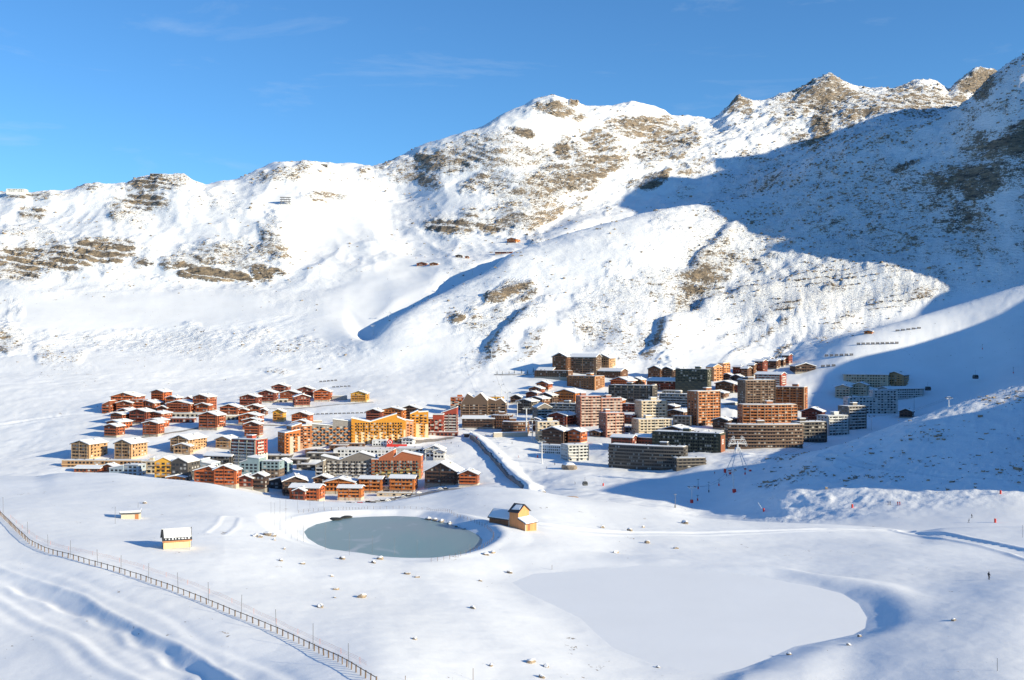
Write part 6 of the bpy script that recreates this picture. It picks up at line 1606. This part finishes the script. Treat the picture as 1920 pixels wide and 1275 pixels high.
# ------------------------------------------------------------------ small firs on the road below the top hotel
FIR = paint((0.018, 0.032, 0.022), 0.9, 0.4, 1.0, name='fir'); BARK = timber((0.06, 0.04, 0.03))
def fir_parts(seed):
    g = np.random.default_rng(seed); b = MB()
    for lv in range(6):
        z0 = 0.8 + lv * .85; r0 = 1.35 * (1 - lv / 6.6)
        n = 9
        for j in range(n):
            a = 2 * math.pi * (j + g.random() * .6) / n; rr = r0 * (.75 + .5 * g.random())
            b.add([(0, 0, z0 + .95), (math.cos(a - .3) * rr * .6, math.sin(a - .3) * rr * .6, z0 + .25), (math.cos(a) * rr, math.sin(a) * rr, z0 - .1 + .2 * g.random()), (math.cos(a + .3) * rr * .6, math.sin(a + .3) * rr * .6, z0 + .25)], [(0, 1, 2), (0, 2, 3)])
    t = MB(); t.tube([(0, 0, -.8), (0, 0, 5.2)], [.16, .03], 6)
    return b.mesh('crown', FIR), t.mesh('trunk', BARK)
for i, (px_, py_, s_) in enumerate([(932, 702, .8), (942, 702, .75), (954.5, 701.5, .75), (964.5, 701, .9), (978, 701, 1.0), (989, 701, .95), (1000, 699, 1.1)]):
    g = ground(px_, py_, 1390); cm, tm = fir_parts(i)
    root = empty('fir_tree', g); root.scale = (s_, s_, s_)
    tag(root, f'{ORD_[i]} small dark fir from the left on the road edge below the top hotel', 'fir tree', 'young firs along the upper road')
    link_mesh('crown', cm, root); link_mesh('trunk', tm, root)
rw = [ground(a, c, 1380) for a, c in [(926, 703), (960, 703), (1000, 702), (1012, 702)]]
root = empty('retaining_wall', rw[0]); tag(root, 'dark retaining wall of the road under the row of small firs', 'retaining wall')
for a, c in zip(rw, rw[1:]):
    b = MB(); b.seg((a.x - rw[0].x, a.y - rw[0].y), (c.x - rw[0].x, c.y - rw[0].y), 0, 1, 0, .6, -2.5, .6 + a.z - rw[0].z); b.build('wall_section', PANEL, root)

# walls, terraces, tents, sign in the village
def wall_(px0, py0, px1, py1, hp, lb, near, mat=STONE, arches=0, name='retaining_wall', cat='retaining wall'):
    a, c = ground(px0, py0, near), ground(px1, py1, near); k = a.y / F
    root = empty(name, a); tag(root, lb, cat)
    q = (c.x - a.x, c.y - a.y)
    b = MB(); b.seg((0, 0), q, 0, 1, -4, .0, -3, hp * k); b.build('wall', mat, root)
    b = MB(); b.seg((0, 0), q, 0, 1, -3.8, -.2, hp * k + .01, hp * k + .5); b.build('snow_cover', SNOW, root)
    for i in range(arches):
        b = MB(); c0 = (i + .22) / arches; c1 = (i + .78) / arches; hh = hp * k
        b.seg((0, 0), q, c0, c1, -.05, .06, 0, hh * .5); b.seg((0, 0), q, c0 + (c1 - c0) * .15, c1 - (c1 - c0) * .15, -.05, .055, hh * .5, hh * .68)
        b.build('arch_opening', GLASS, root)
wall_(321, 781, 383, 781, 6, 'arched stone terrace wall under the broad red chalet', 1160, arches=7, name='terrace_wall', cat='terrace wall')
wall_(416, 788, 450, 787, 8, 'pale arched garage terrace below the left chalet of the middle slope', 1170, arches=4, name='terrace_wall', cat='terrace wall')
wall_(513, 754, 540, 754, 5, 'small arched stone garage front between two brown red chalets', 1240, arches=3, name='terrace_wall', cat='terrace wall')
wall_(622, 751, 650, 750, 9, 'oval gray retaining wall on the slope beside the bright red chalet', 1270, CONCRETE)
wall_(584, 793, 604, 792, 4, 'short stone wall beside the pointed orange gable', 1130)
wall_(926, 820, 990, 819, 8, 'stone terrace wall under the round fronted brown block', 1060)
wall_(1360, 760, 1392, 758, 3, 'low wall above the parking deck', 1230, CONCRETE)
wall_(1164, 822, 1225, 822, 3, 'snow topped low wall under the pink and cream blocks', 1000, CONCRETE)
TENT = paint((0.78, 0.78, 0.77), 0.6, 0.06, name='tent')
PAL['tent'] = (Pn(.78, .78, .77), Pn(.7, .7, .7), Pn(.6, .6, .6), Pn(.7, .7, .7)); PAL['banner'] = (Pn(.62, .03, .025),) * 4
GRP = None
BL(713, 836, 26, 9, -4, 'tent', 'white marquee with a row of dark windows before the golden block', dep=.5, style='none', pent=False, nb=5, name='marquee', cat='marquee')
CH(766, 834, 22, 8, 3, -8, 'tent', 'white pointed event tent at the right end of the square', base_=False, name='event_tent')
g = ground(744, 838, 1000); k = g.y / F
b = MB(); b.box(-19 * k, 19 * k, -.15, .15, 0, 5 * k); tag(b.build('red_banner', RED, None, g), 'long red banner along the square in front of the golden block', 'banner')
g = ground(731, 838, 1000)
sg = empty('round_sign', g + Vector((0, .6, 0))); tag(sg, 'round red sign board beside the white marquee', 'sign')
b = MB(); b.add([(math.cos(t * .3927) * 5.5 * k, -.2, 9 * k + math.sin(t * .3927) * 5.5 * k) for t in range(16)] + [(math.cos(t * .3927) * 5.5 * k, .2, 9 * k + math.sin(t * .3927) * 5.5 * k) for t in range(16)],
      [tuple(range(16)), tuple(range(31, 15, -1))] + [(i, i + 16, (i + 1) % 16 + 16, (i + 1) % 16) for i in range(16)]); b.build('disc', RED, sg)
b = MB(); b.box(-.3, .3, 0, .3, 0, 6 * k); b.build('post', WHITEP, sg)
b = MB(); b.tube([(math.cos(t * .5236) * 2.6 * k, -.32, 9 * k + math.sin(t * .5236) * 2.6 * k) for t in range(13)], .35, 5); b.build('white_ring', WHITEP, sg)
# square sign on the rust end wall of the green hotel
# cars
def car_meshes():
    body = MB(); sec = [(-2.1, .35), (2.1, .35), (2.15, .85), (1.3, .95), (.75, 1.45), (-1.3, 1.45), (-2.05, .95)]
    vs_ = [(x, -.85, z) for x, z in sec] + [(x, .85, z) for x, z in sec]
    body.add(vs_, [tuple(range(7)), tuple(range(13, 6, -1))] + [(i, i + 7, (i + 1) % 7 + 7, (i + 1) % 7) for i in range(7)])
    win = MB(); win.box(-1.2, .7, -.87, .87, 1.0, 1.36)
    sn = MB(); sn.box(-1.3, .7, -.8, .8, 1.46, 1.66)
    wh = MB(); wh.tube([(0, -.1, .32), (0, .1, .32)], .32, 8)
    return body, win, sn, wh
cb, cwn, csn, cwh = car_meshes()
wm_, sm2_, whm = cwn.mesh('window', GLASS), csn.mesh('snow_cover', SNOW), cwh.mesh('wheel', SEAT)
cols = {'dark blue': (.02, .03, .07), 'white': (.7, .7, .7), 'black': (.015, .015, .017), 'silver': (.35, .36, .37), 'red': (.35, .02, .02), 'gray': (.12, .12, .13)}
carb = {n: cb.mesh('body', paint(c, .35, .1, name='car')) for n, c in cols.items()}
for i, (px_, py_, cn, yaw) in enumerate([(654, 944, 'dark blue', 5), (664, 945, 'white', 5), (675, 944, 'red', 12), (690, 942, 'black', 5), (700, 943, 'gray', 5), (708, 941, 'silver', 5), (717, 940, 'black', 15), (727, 939, 'white', 20), (737, 937, 'gray', 20), (745, 935, 'dark blue', 25), (756, 933, 'silver', 25), (766, 931, 'black', 25), (776, 928, 'gray', 30), (785, 925, 'white', 30),
        (826, 918, 'white', 0), (836, 918, 'black', 0), (1352, 790, 'white', 0), (1362, 789, 'silver', 0), (1385, 788, 'white', 0)]):
    g = ground(px_, py_, 880 if px_ < 900 else 1150)
    root = empty('parked_car', g, R(yaw)); grp = 'cars parked along the near edge of the village' if px_ < 900 else 'cars on the parking deck'
    where = f'{ORD_[i]} from the left in the row below the orange chalets' if i < 14 else ['left of two before the large dark chalet', 'right of two before the large dark chalet', 'leftmost on the deck by the tower', 'middle one on the deck by the tower', 'rightmost on the deck by the tower'][i - 14]
    tag(root, f'snow topped {cn} car, {where}', 'car', grp)
    link_mesh('body', carb[cn], root); link_mesh('window', wm_, root); link_mesh('snow_cover', sm2_, root)
    for sx in (-1.3, 1.3):
        for sy in (-.82, .82): link_mesh('wheel', whm, root, (sx, sy, 0))

# ------------------------------------------------------------------ skiers
def skin_figure(name, pts, edges, rad, mat):
    me_ = bpy.data.meshes.new(name); me_.from_pydata(pts, edges, [])
    o = bpy.data.objects.new(name, me_); COL.objects.link(o)
    md = o.modifiers.new('Skin', 'SKIN'); s2 = o.modifiers.new('Sub', 'SUBSURF'); s2.levels = 1; s2.render_levels = 1
    for i, r in enumerate(rad): me_.skin_vertices[0].data[i].radius = (r, r)
    me_.skin_vertices[0].data[0].use_root = True
    dg = bpy.context.evaluated_depsgraph_get(); ev = o.evaluated_get(dg)
    out = bpy.data.meshes.new_from_object(ev); out.materials.clear(); out.materials.append(mat)
    bpy.data.objects.remove(o); return out
PB = [(0, 0, .92), (0, .03, 1.18), (0, .0, 1.42), (0, -.02, 1.53), (0, -.05, 1.68), (-.1, -.03, .86), (-.13, -.16, .5), (-.13, .02, .1), (-.13, -.14, .06), (.1, -.03, .86), (.13, -.16, .5), (.13, .02, .1), (.13, -.14, .06),
      (-.2, 0, 1.4), (-.3, -.02, 1.12), (-.3, -.26, 1.02), (-.3, -.33, 1.0), (.2, 0, 1.4), (.3, -.02, 1.12), (.3, -.26, 1.02), (.3, -.33, 1.0)]
EB = [(0, 1), (1, 2), (2, 3), (3, 4), (0, 5), (5, 6), (6, 7), (7, 8), (0, 9), (9, 10), (10, 11), (11, 12), (2, 13), (13, 14), (14, 15), (15, 16), (2, 17), (17, 18), (18, 19), (19, 20)]
RB = [.15, .15, .16, .07, .11, .11, .08, .07, .06, .11, .08, .07, .06, .08, .065, .05, .045, .08, .065, .05, .045]
SKI = paint((.05, .05, .06), .4, .1, name='ski'); SKIN = paint((.45, .27, .2), .6, .05, name='skin')
fig = {n: skin_figure('person', PB, EB, RB, paint(c, .7, .1, name='cloth')) for n, c in {'dark': (.02, .022, .03), 'red': (.4, .03, .025), 'blue': (.03, .09, .3)}.items()}
b = MB(); b.box(-.045, .045, -.85, .8, 0, .03); b.add([(-.045, -.85, 0), (.045, -.85, 0), (.045, -1.0, .12), (-.045, -1.0, .12)], [(0, 1, 2, 3)]); skim = b.mesh('ski', SKI)
b = MB(); b.tube([(0, 0, 0), (0, -.08, 1.0)], .012, 4); polem = b.mesh('ski_pole', SKI)
import bmesh as _bm
_b2 = _bm.new(); _bm.ops.create_icosphere(_b2, subdivisions=2, radius=.135); hm = bpy.data.meshes.new('helmet'); _b2.to_mesh(hm); _b2.free(); hm.materials.append(SEAT)
for px_, py_, cl, lb, near in [(1822, 971, 'dark', 'upper of two skiers in dark clothes crossing the lower right piste', 560), (1817, 980, 'dark', 'lower of two skiers in dark clothes crossing the lower right piste', 540), (1665, 946, 'blue', 'skier in blue on the piste below the rocky knoll', 640), (1669, 946, 'dark', 'skier in dark clothes close behind the one in blue', 640), (1683, 947, 'red', 'skier in red right of the one in blue', 640), (1687, 947, 'red', 'second skier in red right of the one in blue', 640),
        (1854, 1087, 'dark', 'lone person in dark clothes standing on the right snowfield', None), (905, 846, 'dark', 'skier in dark clothes beside the conveyor lift trench', 980), (894, 822, 'red', 'skier in red at the top of the conveyor lift', 1010), (911, 818, 'dark', 'skier in dark clothes waiting near the stone terrace wall', 1020), (846, 832, 'dark', 'skier in dark clothes on the open piste above the white chalet', 990), (860, 838, 'blue', 'skier in blue on the open piste above the white chalet', 990), (835, 826, 'dark', 'walker in dark clothes below the red and cream block', 1010),
        (960, 832, 'dark', 'skier in dark clothes between conveyor lift and white pylons', 1010), (972, 858, 'red', 'skier in red on the banked piste below the white pylons', 940), (1040, 872, 'dark', 'skier in dark clothes just left of the huge boulder', 900), (1025, 879, 'dark', 'skier in dark clothes under the nearest white pylon', 890), (1078, 908, 'dark', 'skier in dark clothes by the gondola cabin', 800), (1362, 893, 'dark', 'skier in the shade under the splayed leg tower', 800), (1340, 889, 'red', 'skier in red in the shade left of the splayed leg tower', 800)]:
    g = ground(px_, py_, near); yaw = random.random() * 6.28
    root = empty('person', g, yaw); s_ = 1.12; root.scale = (s_,) * 3
    tag(root, lb, 'person', 'skiers and walkers')
    link_mesh('body', fig[cl], root); link_mesh('helmet', hm, root, (0, -.05, 1.7))
    if 'walker' not in lb and 'person' not in lb:
        for sx in (-.13, .13): link_mesh('ski', skim, root, (sx, 0, .0))
        for sx in (-.3, .3): link_mesh('ski_pole', polem, root, (sx, -.33, 0))
# earth mound where the piste meets the near hill
MUD = paint((0.52, 0.33, 0.2), .9, .25, name='mud')
boulder('earth_mound', 1066, 936, 38, 'low orange earth mound on the crest of the near hill', 640, MUD, .16, cat='earth mound')
